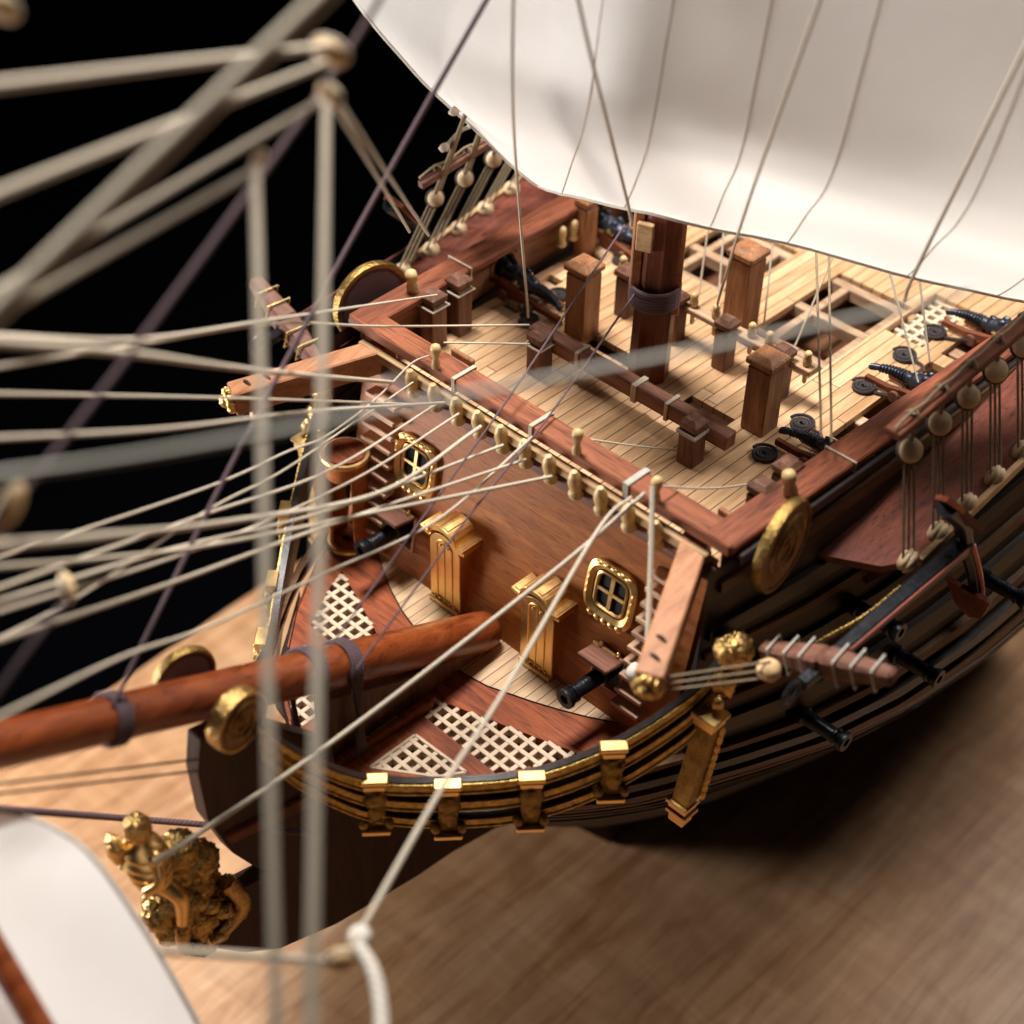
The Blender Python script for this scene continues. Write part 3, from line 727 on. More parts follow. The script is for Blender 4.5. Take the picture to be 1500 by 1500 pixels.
# pale planking visible inside the bow rails, left
mb = MB(); mb.grid([[(s_ * (x + .1), y, z) for s_, x, y in ((-1, 3.9, -2.65), (-1, 3.1, -3.65), (-1, 2.4, -4.35))] for z in (ZK - .1, ZK - 1.2)]); mb.build('head_planking', 'slat', ship)
# gilded caryatid columns under the catheads ---------------------------------
for s in (-1, 1):
    x, y = s * 5.5, -.95
    mb = MB(); mb.ball((x + s * .05, y + .65, -1.95), .36, (1, 1, 1.05), 40, .16, 6); hd = mb.build('carved_head', 'goldrough', ship, 70)
    mb = MB(); mb.ball((x + s * .08, y + .4, -2.6), .26, (1, .8, 1.3), 16, .3, 2.5)
    for q in (-1, 1): mb.ball((x + q * .2, y + .15, -2.85), .12, (1, 1, 1.4), 12, .3)
    mb.build('torso', 'goldrough', hd, 70)
    mb = MB(); mb.box((x + s * .13, y + .08, -3.15), (.56, .5, .1)); mb.box((x + s * .12, y + .08, -3.3), (.46, .42, .2)); mb.build('capital', 'gold', hd, 0)
    mb = MB(); mb.beam((x + s * .12, y + .08, -3.35), (x - s * .2, y + .04, -6.0), .4, .3, .02, up=(0, 1, 0))
    mb.build('shaft', 'gold' if s < 0 else 'golddark', hd, 0)  # right shaft in darker gold, its shade put into the colour
    mb = MB()
    for k in range(9): mb.ball((x + s * (.12 - .028 * k) + .2, y + .24, -3.6 - .25 * k), .07, (1, 1, 2.0), 8)
    mb.build('beading', 'goldrough', hd)
    mb = MB()
    for z, sz in ((-5.85, .5), (-5.97, .42), (-6.12, .48)): mb.box((x - s * .2, y + .05, z), (sz, sz * .9, .09), None, .01)
    mb.box((x - s * .22, y + .05, -6.3), (.36, .32, .26)); mb.build('base', 'gold', hd, 0)
# figurehead -------------------------------------------------------------
mb = MB()
for y, z, r_, sx in ((-8.85, -5.0, .42, .9), (-8.5, -5.6, .42, .9), (-9.2, -5.4, .4, .9), (-9.0, -5.5, .45, .8), (-8.75, -6.1, .55, .75), (-8.95, -6.2, .58, .8), (-8.45, -6.75, .5, .75), (-9.35, -6.3, .42, .8), (-8.75, -7.1, .56, .75), (-8.1, -7.35, .36, .8), (-8.35, -7.7, .42, .8), (-8.65, -7.9, .36, .8), (-9.2, -6.9, .4, .8)):
    mb.ball((0, y, z), r_, (sx, 1, 1), 34, .2, 4.5)
for s in (-1, 1):
    mb.tube(smooth_path([(s * .35, -9.0, -6.0), (s * .52, -9.35, -6.5), (s * .45, -9.3, -7.1), (s * .4, -9.0, -7.3)]), .17, .1, 8)
    mb.tube(smooth_path([(s * .34, -8.2, -6.2), (s * .5, -8.0, -6.9), (s * .42, -8.4, -7.4), (s * .4, -8.8, -7.4)]), .2, .11, 8)
    for k in range(7): mb.ball((s * (.4 + .05 * math.sin(k * 2.)), -9.15 + .19 * k, -5.7 - .27 * k), .16, (1, 1.2, 1), 12, .3, 4)
for k in range(12): mb.ball((.1 * math.sin(k * 2.4), -7.95 + .24 * math.cos(k * .55), -7.6 + .34 * math.sin(k * .55)), .14, (1, 1, 1), 10, .35, 4)
fg = mb.build('figurehead_beast', 'goldfig', ship, 70)
mb = MB(); pr = [(.16, 0), (.3, .05)] + [(.30 + .1 * math.sin(k / 14 * 3.0) + (.03 if k % 3 else -.035), .12 + .075 * k) for k in range(15)] + [(.2, 1.26), (.12, 1.36), (.1, 1.5)]
mb.lathe(pr, (.05, -9.42, -5.35), (.0, -.1, 1), 22)
mb.build('rider_torso', 'gold', fg, 70)
mb = MB(); mb.ball((.05, -9.56, -3.64), .25, (1, 1, 1.12), 28, .16, 5); mb.build('rider_head', 'goldrough', fg, 70)
for s in (-1, 1):
    mb = MB(); mb.ball((.05 + s * .33, -9.5, -4.25), .16, (1, 1, 1.1), 14, .15); mb.tube(smooth_path([(.05 + s * .36, -9.5, -4.3), (.05 + s * .5, -9.62, -4.65), (.05 + s * .34, -9.82, -4.9)]), .12, .09, 10); mb.build('rider_arm', 'gold', fg, 70)
    mb = MB(); mb.tube(smooth_path([(s * .25, -9.4, -5.2), (s * .5, -9.25, -5.55), (s * .5, -9.3, -6.2)]), .19, .12, 10); mb.build('rider_leg', 'gold', fg, 70)
mb = MB(); mb.ball((-.35, -9.85, -4.35), .3, (.8, .5, 1.2), 20, .25, 4); mb.build('shield', 'goldrough', fg, 70)
# channels with their lower deadeyes come with the shrouds
for s in (-1, 1):
    mb = MB()
    o_ = [(s * 5.3, 2.2), (s * 6.5, 2.75), (s * 6.9, 3.3), (s * 7.15, 16), (s * 5.6, 16)]
    t = bmesh.new(); vs = []
    for h in (0, -.16):
        vs.append([t.verts.new((x, y, -1.72 + .165 * y + h)) for x, y in o_])
    t.faces.new(vs[0]); t.faces.new(vs[1][::-1])
    for i in range(5): j = (i + 1) % 5; t.faces.new((vs[0][i], vs[1][i], vs[1][j], vs[0][j]))
    bmesh.ops.recalc_face_normals(t, faces=t.faces[:]); mb._add(t); mb.build('channel', 'mahogany_dark', ship, 0)
    mb = MB(); mb.beam((s * 6.96, 3.25, -1.72 + .165 * 3.25), (s * 7.2, 16, -1.72 + .165 * 16), .12, .2, .01); mb.build('channel_edge', 'maple', ship, 0)
    for k in range(4):
        y = 3.5 + k * 2.2
        mb = MB(); mb.prism([(s * 5.6, -3.4 + .1 * y), (s * 6.7, -1.95 + .165 * y), (s * 5.6, -1.95 + .165 * y)], 'y', y - .08, y + .08); mb.build('channel_knee', 'mast', ship, 0)
# ------------------------------------------------------------------ guns
def deck_gun(y, s, label):
    t = thing('deck_gun', label, 'cannon', (s * 4.0, y, ZD), 'small black guns on the deck')
    A = Vector((s * 2.95, y, -.98)); ax_ = Vector((s, 0, .13)).normalized()
    mb = MB()
    prof = [(.03, 0), (.075, .04), (.08, .15), (.07, .2), (.085, .5), (.11, .8), (.13, .84), (.14, .95), (.19, 1.0), (.21, 1.1), (.22, 1.35), (.24, 1.38), (.24, 1.46), (.205, 1.5), (.2, 1.8), (.215, 1.83), (.19, 1.87), (.18, 2.15), (.21, 2.22), (.2, 2.3), (.15, 2.36), (.1, 2.36), (.1, 2.2)]
    mb.lathe(prof, A, ax_, 20, bend=lambda h: (0, .22 * max(0, .9 - h) ** 2 * (-1), .10 * math.sin(min(1, max(0, 1 - h)) * 2)))
    br = mb.build('barrel', 'cannon', t, 40)
    mb = MB()
    for h in (1.3, 1.72):
        c = A + ax_ * h
        mb.ball(c + Vector((0, -.1, .2)), .08, (1.3, .8, 1), 12, .3); mb.ball(c + Vector((0, .1, .2)), .08, (1.3, .8, 1), 12, .3)
    for h in (1.05, 1.5, 2.0): mb.ball(A + ax_ * h + Vector((0, 0, .2)), .07, (1.4, 1, .7), 10, .3)
    for k in range(9):
        h = .25 + .07 * k; rr = .085 + .02 * k * .3
        c = A + ax_ * h + Vector((0, -.22 * (.9 - h) ** 2, .10 * math.sin(min(1, max(0, 1 - h)) * 2)))
        mb.tube([c + Vector((0, rr * math.cos(q), rr * math.sin(q))) for q in [2 * math.pi * i / 12 for i in range(13)]], .018, n=5)
    mb.build('moulding', 'cannon', br, 60)
    for q in (-1, 1):
        mb = MB(); mb.prism([(s * (2.95 if q < 0 else 3.25), ZD + .06), (s * 4.75, ZD + .06), (s * 4.75, ZD + .42), (s * 4.35, ZD + .42), (s * 4.0, ZD + .3), (s * 3.5, ZD + .2), (s * (2.95 if q < 0 else 3.25), ZD + .2)], 'y', y + q * .22 - .06, y + q * .22 + .06, .01)
        ck = mb.build('carriage_cheek', 'mahogany', t, 0)
        mb = MB(); mb.box((s * 4.28, y + q * .22, ZD + .45), (.3, .13, .05), None, .01); mb.ball((s * 4.28, y + q * .24, ZD + .48), .06, seg=10); mb.build('trunnion_plate', 'brass', ck, 30)
    for hx in (4.55, 3.75):
        mb = MB(); mb.lathe([(.04, -.42), (.12, -.42), (.12, -.34), (.04, -.34), (.04, .34), (.12, .34), (.12, .42), (.04, .42)], (s * hx, y, ZD + .12), (0, 1, 0), 14); mb.build('axle', 'walnut_d', t, 40)
    return t
deck_gun(4.42, -1, 'black gun with a curled tail pointing through the left bulwark, nearest of the left side')
deck_gun(7.5, -1, 'black gun on the left side partly tucked under the sail edge')
deck_gun(4.42, 1, 'black gun on the right side nearest the bulkhead, beside the two square timberheads')
deck_gun(7.5, 1, 'middle black gun of the three along the right side')
deck_gun(10.4, 1, 'rearmost black gun on the right side under the sail edge')
def coil(x, y, r, label, tail):
    mb = MB(); pts = []
    n = 64
    for i in range(n + 1):
        k = i / n; rr = r * (.14 + .86 * k); q = 2 * math.pi * 3.5 * k
        pts.append((x + rr * math.cos(q), y + rr * math.sin(q), ZD + .06 + .03 * math.sin(q * .7) * k))
    mb.tube(pts, .036, n=6)
    mb.tube(smooth_path([(x + r, y, ZD + .05), (x + (r + tail[0]) / 2, y + tail[1] * .3 + .05, ZD + .06), (x + tail[0], y + tail[1], ZD + .12)]), .035, n=5)
    tag(mb.build('rope_coil', 'coil', None, 60), label, 'rope coil', 'dark rope coils on the deck')
coil(2.98, 3.78, .27, 'flat dark rope coil on deck in front of the nearest right gun', (1.1, .35))
coil(2.92, 5.1, .27, 'flat dark rope coil on deck just behind the nearest right gun', (.7, -.25))
coil(3.06, 7.05, .27, 'flat dark rope coil on deck in front of the middle right gun', (.9, .2))
coil(3.02, 8.6, .27, 'flat dark rope coil on deck just behind the middle right gun', (.7, -.3))
coil(3.0, 9.8, .26, 'flat dark rope coil on deck in front of the rearmost right gun', (.7, .2))
coil(-3.72, 5.0, .24, 'flat dark rope coil by the tail of the nearest left gun', (-.5, -.2))
coil(-3.5, 3.78, .24, 'flat dark rope coil on deck beside the left bitt post', (-.5, .2))
coil(-3.72, 7.1, .24, 'flat dark rope coil on deck left of the mast', (-.5, .2))
def tube_gun(p0, d, L, r, label, mat='black'):
    prof = [(r * 1.15, 0), (r * 1.1, L * .3), (r * 1.25, L * .32), (r * 1.25, L * .36), (r, L * .38), (r * .92, L * .8), (r * 1.12, L * .82), (r * 1.12, L * .85), (r * .95, L * .87), (r * 1.3, L * .95), (r * 1.25, L), (r * .6, L), (r * .55, L * .85)]
    mb = MB(); mb.lathe(prof, p0, d, 22)
    return tag(mb.build('gun_barrel', mat, None, 40), label, 'cannon')
tube_gun((-2.98, -.3, -4.15), (0, -1, .0), 1.45, .17, 'black gun barrel poking from the bulkhead port beside the left gold door')
tube_gun((2.98, -.3, -4.15), (-.05, -1, -.0), 1.5, .17, 'black gun barrel poking from the bulkhead port beside the right gold door')
for y, z, lab in ((1.6, -4.72, 'black hull gun low on the right side nearest the bow'), (3.9, -4.3, 'black hull gun low on the right side, middle one of the lower row'), (6.7, -3.95, 'black hull gun cut by the right edge of the picture'), (2.95, -2.75, 'black hull gun of the upper row above the anchor shank')):
    x = hull_half(y, z); tube_gun((x - .3, y, z), (1, 0, .02), 1.5, .16, lab)
# ------------------------------------------------------------------ belaying pins
def pin(x, y, z, label, group):
    mb = MB(); mb.lathe([(.05, -.44), (.11, -.42), (.125, -.36), (.09, -.31), (.085, -.27), (.105, -.2), (.12, -.08), (.11, .02), (.08, .1), (.06, .16), (.06, .4), (.085, .5), (.1, .58), (.08, .66), (.03, .69)], (x, y, z), (0, 0, 1), 14)
    tag(mb.build('belaying_pin', 'pin', None, 60), label, 'belaying pin', group)
nth = ['leftmost', 'second from left', 'third from left', 'fourth from left', 'fifth from left', 'sixth from left', 'seventh from left', 'eighth from left', 'ninth from left', 'tenth from left', 'rightmost']
for k, x in enumerate((-2.92, -2.27, -1.64, -1.03, -.40, .22, .87, 1.52, 2.17, 2.84, 3.5)):
    mb = MB(); mb.lathe([(.06, -.44), (.14, -.42), (.155, -.35), (.11, -.29), (.105, -.25), (.13, -.18), (.145, -.06), (.13, .06), (.1, .14), (.06, .22)], (x, -.22, -.42), (0, -.15, 1), 16)
    tag(mb.build('belaying_pin', 'pin', None, 60), 'pale boxwood belaying pin under the bulkhead rail, %s in the row' % nth[k], 'belaying pin', 'pale pins under the bulkhead rail')
for x, lab in ((-2.44, 'pale pin standing on top of the bulkhead rail at its left end'), (1.34, 'pale pin standing on top of the bulkhead rail near its middle'), (3.26, 'pale pin standing on top of the bulkhead rail at its right end')):
    mb = MB(); mb.lathe([(.09, -.02), (.09, .1), (.07, .16), (.06, .22), (.1, .34), (.115, .42), (.09, .5), (.03, .54)], (x, -.0, 0.01), (0, 0, 1), 14)
    tag(mb.build('belaying_pin', 'pin', None, 60), lab, 'belaying pin', 'pins standing on the bulkhead rail')
for x, lab in ((-2.55, 'small tan pin in the rail behind the mast, at its left end'), (-.55, 'small tan pin in the rail behind the mast, beside the mast'), (0.05, 'small tan pin in the rail behind the mast, second from the mast'), (1.0, 'small tan pin in the rail behind the mast, right of its third post'), (1.45, 'small tan pin in the rail behind the mast, by the tall right post'), (2.42, 'small tan pin in the rail behind the mast, at its right end')):
    mb = MB(); mb.lathe([(.03, -.45), (.05, -.4), (.05, 0), (.09, .02), (.1, .12), (.07, .2), (.09, .27), (.05, .33)], (x, 5.75, -.34), (0, 0, 1), 12)
    tag(mb.build('belaying_pin', 'pin', None, 60), lab, 'belaying pin', 'pins in the rail behind the mast')
for y, lab in ((6.0, 'yellowish pin hanging inside the left bulwark, nearer one'), (6.4, 'yellowish pin hanging inside the left bulwark, farther one')):
    mb = MB(); mb.lathe([(.04, -.42), (.11, -.40), (.12, -.34), (.08, -.28), (.11, -.1), (.1, .05), (.05, .1)], (-4.6, y, -.35), (0, 0, 1), 12)
    tag(mb.build('belaying_pin', 'pin', None, 60), lab, 'belaying pin', 'pins inside the left bulwark')
mb = MB(); mb.lathe([(.05, -.1), (.13, -.08), (.14, .1), (.1, .2), (.14, .38), (.12, .5), (.04, .54)], (-4.75, 1.55, 0.02), (.1, -.2, 1), 12); tag(mb.build('belaying_pin', 'pin', None, 60), 'yellowish pin standing on the left side rail near the shrouds', 'belaying pin')
mb = MB(); mb.lathe([(.05, -.1), (.13, -.08), (.14, .1), (.1, .2), (.14, .38), (.12, .5), (.04, .54)], (4.85, 1.9, 0.02), (-.1, -.2, 1), 12); tag(mb.build('belaying_pin', 'pin', None, 60), 'pale pin standing on the right side rail above the volute disc', 'belaying pin')
# ------------------------------------------------------------------ shrouds
def deadeye(c, r, d):
    mb = MB(); mb.lathe([(r * .15, -.17), (r * .5, -.155), (r * .8, -.12), (r * .97, -.07), (r, -.04), (r * .88, 0), (r, .04), (r * .97, .07), (r * .8, .12), (r * .5, .155), (r * .15, .17)], c, d, 18); return mb
sn = ['first', 'second', 'third', 'fourth', 'fifth', 'sixth', 'seventh']
for s in (-1, 1):
    for k in range(7):
        y = 3.12 + .9 * k
        lo = Vector((s * (6.8 + .02 * k), y, -1.17 + .155 * k)); hi = Vector((s * 6.15, y + .42, .82 + .13 * k))
        t = thing('shroud', 'tan shroud with round deadeyes outside the %s rail, %s from the bow' % ('left' if s < 0 else 'right', sn[k]), 'rigging', lo, 'shrouds outside the %s rail' % ('left' if s < 0 else 'right'))
        dd = Vector((.95, .25 * s, 0.35 * -s)).normalized() if s > 0 else Vector((.9, -.4, .3)).normalized()
        deadeye(lo, .235 if s > 0 else .2, dd).build('deadeye', 'deadeye', t, 50); deadeye(hi, .235 if s > 0 else .19, Vector((.7, -.45, .55)).normalized() if s > 0 else dd).build('deadeye', 'deadeye', t, 50)
        for c_, rr, ax2 in ((hi, .235 if s > 0 else .19, Vector((.7, -.45, .55)).normalized() if s > 0 else dd),):
            e1 = ax2.orthogonal().normalized(); e2 = ax2.cross(e1); mb = MB(); mb.tube([c_ + (e1 * math.cos(q) + e2 * math.sin(q)) * rr * .97 for q in [2 * math.pi * i / 20 for i in range(21)]], .045, n=6); mb.build('strop', 'rope_dark', t, 50)
        mb = MB()
        for q in (-.17, 0, .17): mb.tube([lo + Vector((0, q, .05)), hi + Vector((0, q * .9, -.05))], .026, n=6)
        mb.build('lanyard', 'rope_tan', t, 50)
        top = Vector((-.4 + s * .5, 5.6, 17)); e = hi + (top - hi) * (.30 if s < 0 else .12)
        e = hi + (top - hi) * .62
        if s < 0:
            mb = MB(); mb.tube([hi + Vector((0, -.05, 0)), e], .05, n=6)
            mb.tube([hi + Vector((0, .12, .05)), hi + (top - hi) * .11], .04, n=6); mb.build('shroud_rope', 'rope_tan', t, 50)
        else:
            mb = MB(); mb.tube([hi, hi + Vector((-.1, .05, .75))], .05, n=6); mb.build('shroud_rope', 'rope_tan', t, 50)
    t = thing('shroud_batten', 'brown batten lashed across the %s shrouds above their deadeyes' % ('left' if s < 0 else 'right'), 'batten', (s * 6.02, 3.2, 1.42))
    mb = MB(); mb.beam((s * 6.02, 3.0, 1.4), (s * 6.1, 10, 2.1), .17 if s < 0 else .34, .17, .02); mb.build('stave', 'walnut_x' if s < 0 else 'mahogany_y', t, 0)
    mb = MB()
    for k in range(7):
        y = 3.55 + .9 * k
        c = Vector((s * 6.05, y, 1.47 + .1 * (y - 3)))
        mb.tube([c + Vector((.13 * math.cos(q), .02 * math.sin(2 * q), .13 * math.sin(q))) for q in [2 * math.pi * i / 12 for i in range(13)]], .03, n=5)
    mb.tube(smooth_path([(s * 6.05, 3 + .45 * j, 1.56 + .045 * j + .07 * (j % 2)) for j in range(15)], 4), .03, n=5)
    mb.build('lashing', 'rope_tan', t, 50)
# ragged ratlines at the left
for k, (y, z) in enumerate(((3.5, 2.2), (3.7, 3.0), (4.0, 3.8))):
    mb = MB(); mb.tube(smooth_path([(-6.05 + .12 * z, y + .5 * j, z + .12 * math.sin(j * 1.7 + k) + .1 * j) for j in range(8)], 5), .045, n=6)
    mb.ball((-6.05 + .12 * z, y, z), .1, (1, 1.4, .9), 10, .3)
    tag(mb.build('ratline', 'rope', None, 60), 'short wavy pale ratline on the left shrouds, %s of three' % ('lowest', 'middle', 'topmost')[k], 'rope', 'ratlines on the left shrouds')
# ------------------------------------------------------------------ anchors
def anchor(s, label):
    t = thing('anchor', label, 'anchor', (s * 7.1, 0, -1.5))
    mb = MB(); a_, m_, b_ = Vector((s * 8.45, .2, -.85)), Vector((s * 7.2, .05, -1.3)), Vector((s * 6.0, -.1, -1.75))
    mb.beam(m_, a_, .52, .46, .06, w1=.3, h1=.28); mb.beam(m_ + (m_ - a_) * .001, b_, .52, .46, .06, w1=.3, h1=.28)
    st = mb.build('stock', 'walnut_x', t, 0)
    mb = MB()
    for k in ((.25, .5, .78) if s > 0 else (.3, .62)):
        for e_ in (a_, b_):
            c = m_.lerp(e_, k); w_ = .31 - .09 * k; d = (e_ - m_).normalized(); x_ = d.cross(Vector((0, 0, 1))).normalized(); z_ = x_.cross(d)
            mb.tube([c + x_ * w_ + z_ * w_ * .9, c - x_ * w_ + z_ * w_ * .9, c - x_ * w_ - z_ * w_ * .9, c + x_ * w_ - z_ * w_ * .9, c + x_ * w_ + z_ * w_ * .9], .02, n=6)
    mb.build('lashing' if s > 0 else 'band', 'rope_grey' if s > 0 else 'brass', st, 0)
    mb = MB(); p0, p1 = Vector((s * 7.15, -.55, -1.45)), Vector((s * 7.25, 4.3, -1.25))
    mb.beam(p0, p1, .24, .2, .03, w1=.34, h1=.3); sh = mb.build('shank', 'black', t, 0)
    mb = MB(); mb.beam(p0 + Vector((s * .14, .6, .06)), p1 + Vector((s * .19, -.2, .1)), .035, .08, .01); mb.build('lit_edge', 'lit_edge_red', sh, 0)  # red strip stands in for light caught along the shank edge
    mb = MB(); mb.tube([p0 + Vector((0, -.25 + .22 * math.cos(q), .22 * math.sin(q))) for q in [2 * math.pi * i / 18 for i in range(19)]], .045, n=6); mb.build('ring', 'black', t)
    arm = smooth_path([(s * 7.25, 3.2, .35), (s * 7.25, 3.95, -.45), (s * 7.25, 4.35, -1.2), (s * 7.3, 4.95, -2.3), (s * 7.35, 5.5, -3.6)])
    mb = MB(); mb.tube(arm, .2, .12, 8); ar = mb.build('arm', 'black', t, 40)
    mb = MB(); mb.tube([p + Vector((s * .16, 0, .02)) for p in arm[16:]], .06, .04, 6); mb.build('lit_edge', 'lit_edge_red', ar)  # lit edge of the arm, painted as a red strip
    for c, d in ((Vector((s * 7.25, 3.45, -.1)), Vector((0, -.7, .9))), (Vector((s * 7.33, 5.2, -3.0)), Vector((0, .4, -1)))):
        d.normalize(); x_ = Vector((1, 0, 0)); n_ = d.cross(x_)
        mb = MB(); rot = Matrix((x_, d, n_)).transposed()
        t2 = bmesh.new(); vs = [t2.verts.new(rot @ Vector(p) + c) for p in ((-.5, -.35, .12), (.5, -.35, .12), (.3, .45, .12), (0, .7, .12), (-.3, .45, .12))]
        f_ = t2.faces.new(vs); r_ = bmesh.ops.extrude_face_region(t2, geom=[f_]); bmesh.ops.translate(t2, vec=n_ * .1, verts=[g for g in r_['geom'] if isinstance(g, bmesh.types.BMVert)])
        bmesh.ops.recalc_face_normals(t2, faces=t2.faces[:]); mb._add(t2); mb.build('fluke', 'mast', t, 0)
anchor(1, 'dark anchor with red lit edges lashed along the right side of the hull')
anchor(-1, 'anchor mostly hidden on the left, its brown stock beyond the left cathead')
# tackle between right cathead and anchor stock
t = thing('cat_tackle', 'thin ropes and a tan block between the right cathead end and the anchor stock', 'tackle', (6.3, -1.6, -1.3))
mb = MB(); mb.ball((6.6, -.75, -1.35), .22, (1, 1, .9), 16, .1); mb.build('block', 'block', t)
mb = MB()
for q in (-.2, 0, .2): mb.tube([(5.6, -2.6, -1.1 + q * .8), (6.6, -.75, -1.35 + q)], .025, n=6)
mb.build('fall', 'rope_tan', t)
# gilt chain or twisted rope on the right hull
mb = MB(); cp = smooth_path([(6.95, 2.75, -1.5), (6.75, 2.0, -1.85), (6.4, 1.1, -2.15)], 12)
mb.tube(cp, .04, n=7)
for p in cp[::2]: mb.ball(p, .058, (1, 1, 1), 8)
tag(mb.build('twisted_cord', 'golddark', None, 50), 'twisted gilt cord hanging below the right channel over the dark hull', 'cord')
# mooring loop by the right cathead foot
mb = MB(); c = Vector((4.3, -1.25, -3.1))
mb.tube([c + Vector((.2 * math.cos(q), .06, .24 * math.sin(q))) for q in [2 * math.pi * i / 16 for i in range(17)]], .075, n=8); mb.ball(c + Vector((-.15, 0, .2)), .2, (1, 1, 1), 14, .15)
tag(mb.build('rope_loop', 'rope_white', None, 60), 'white rope loop at the foot of the right ladder slats', 'rope')
# lashings on the crossbeam, rails and posts
def lashing(p, sx, sy, label, n=2, mat='rope', sp=.043, axis='x'):
    mb = MB(); p = Vector(p)
    for k in range(n):
        o = (k - (n - 1) / 2) * sp
        d = [(-1, -1), (1, -1), (1, 1), (-1, 1), (-1, -1)]
        pts = [p + (Vector((o, a_ * sx, b_ * sy)) if axis == 'x' else Vector((a_ * sx, o, b_ * sy)) if axis == 'y' else Vector((a_ * sx, b_ * sy, o))) for a_, b_ in d]
        mb.tube(pts, .025, n=6)
    tag(mb.build('lashing', mat, None, 0), label, 'lashing', 'rope turns on beams and posts')
lashing((-1.2, 2.98, -.62), .19, .2, 'thin rope turns round the crossbeam near its left post', 2)
lashing((.35, 2.98, -.62), .19, .2, 'thin rope turns round the middle of the crossbeam', 3)
lashing((1.2, 2.98, -.62), .19, .2, 'thin rope turns round the crossbeam near its right post', 2)
lashing((-2.05, 2.6, -.52), .22, .22, 'pale rope turn under the cap of the left bitt post', 1, axis='z')
lashing((2.05, 2.6, -.5), .22, .22, 'grey rope turns under the cap of the right bitt post', 2, 'rope_grey', .045, 'z')
lashing((-4.35, 2.5, -.2), .24, .24, 'pale rope turn round the farther left timberhead', 1, axis='z')
lashing((-4.35, 1.75, -.25), .24, .24, 'pale rope turn round the nearer left timberhead', 1, axis='z')
lashing((-4.82, 3.0, -.09), .35, .11, 'white rope turn across the left side rail', 1, axis='y')
lashing((4.85, 3.45, -.09), .35, .11, 'white rope turn across the right side rail beside the nearest gun', 1, axis='y')
lashing((-1.9, .25, -.14), .3, .16, 'grey rope turns across the bulkhead rail at its left part', 2)
lashing((2.6, .25, -.14), .3, .16, 'grey rope turns across the bulkhead rail at its right part', 3, 'rope_grey')
lashing((.2, .25, -.14), .3, .16, 'thin rope turns across the middle of the bulkhead rail', 2)
# ------------------------------------------------------------------ sails
foot = smooth_path([(-4.42, 5.0, 1.26), (-3.3, 4.15, 1.98), (-1.66, 3.6, 2.63), (.04, 3.2, 3.2), (1.36, 3.6, 3.28), (1.97, 5.0, 2.66), (4.4, 6, 2.53), (5.58, 8, 1.68), (6.3, 9.6, 1.0)], 5)
foot = smooth_path([(-4.42, 5.0, 1.26), (-3.2, 4.2, 1.93), (-1.66, 3.6, 2.63), (.04, 3.2, 3.22), (1.1, 3.95, 3.02), (2.15, 4.75, 2.84), (4.3, 6.15, 2.42), (5.58, 8, 1.68), (6.3, 9.6, 1.0)], 5)
offs = [(0, 0, 0), (.13, -.14, .14), (.54, -.4, .54), (1.13, -.75, 1.17), (1.75, -1.05, 1.65), (2.26, -1.25, 2.03), (2.85, -1.33, 2.4), (3.6, -1.33, 2.8), (4.7, -1.2, 3.4), (5.9, -1.0, 4.3), (7.0, -.75, 5.5), (7.4, -.45, 7.2)]
offs_s = smooth_path(offs, 3)
nf = len(foot) - 1
def sail_pt(i, o, lift=0.):
    j = min(int(i), nf - 1); f = foot[j].lerp(foot[j + 1], i - j); side = 1 - 2 * i / nf
    dx = -o[0] * (abs(side) ** 2.2) * (1 if side > 0 else -1)
    wob = .07 * noise.noise(Vector((i * .22, o[2] * .6, 2))) + .025 * noise.noise(Vector((i * .9, o[2] * 1.5, 5)))
    return Vector((f.x + dx, f.y + o[1] + wob - lift * .7, f.z + o[2] + lift * .5))
big = thing('square_sail', 'large white square sail bellying over the deck at the top right', 'sail', tuple(foot[nf // 2]))
mb = MB(); mb.grid([[sail_pt(i, o) for i in range(nf + 1)] for o in offs_s]); mb.build('canvas', 'sail', big, 180)
mb = MB(); mb.tube([sail_pt(i, offs_s[0]) for i in range(nf + 1)], .05, n=6); mb.tube([sail_pt(0, o) for o in offs_s], .05, n=6); mb.build('bolt_rope', 'rope_white', big, 60)
def column_at(target, o):
    lo, hi = 0., float(nf)
    for _ in range(30):
        m_ = (lo + hi) / 2; p = sail_pt(m_, o)
        if .716 * p.x + .698 * p.y < target: lo = m_
        else: hi = m_
    return (lo + hi) / 2
for i0, lean in ((6, .1), (13, .1), (19.5, .1), (25, .13), (29.5, .15), (33.5, .2)):      # rope shadows through the cloth, drawn as raised tan lines from the foot upward
    p0 = sail_pt(i0, offs_s[0]); g0 = .716 * p0.x + .698 * p0.y
    mb = MB(); mb.tube([sail_pt(column_at(g0 + lean * o[2], o), o, .003) for o in offs_s], .016, n=5); mb.build('seam_or_shadow', 'rope_shade', big, 60)
spr = thing('spritsail', 'small white sail cut by the lower left corner below the bowsprit', 'sail', (1.5, -12, -4))
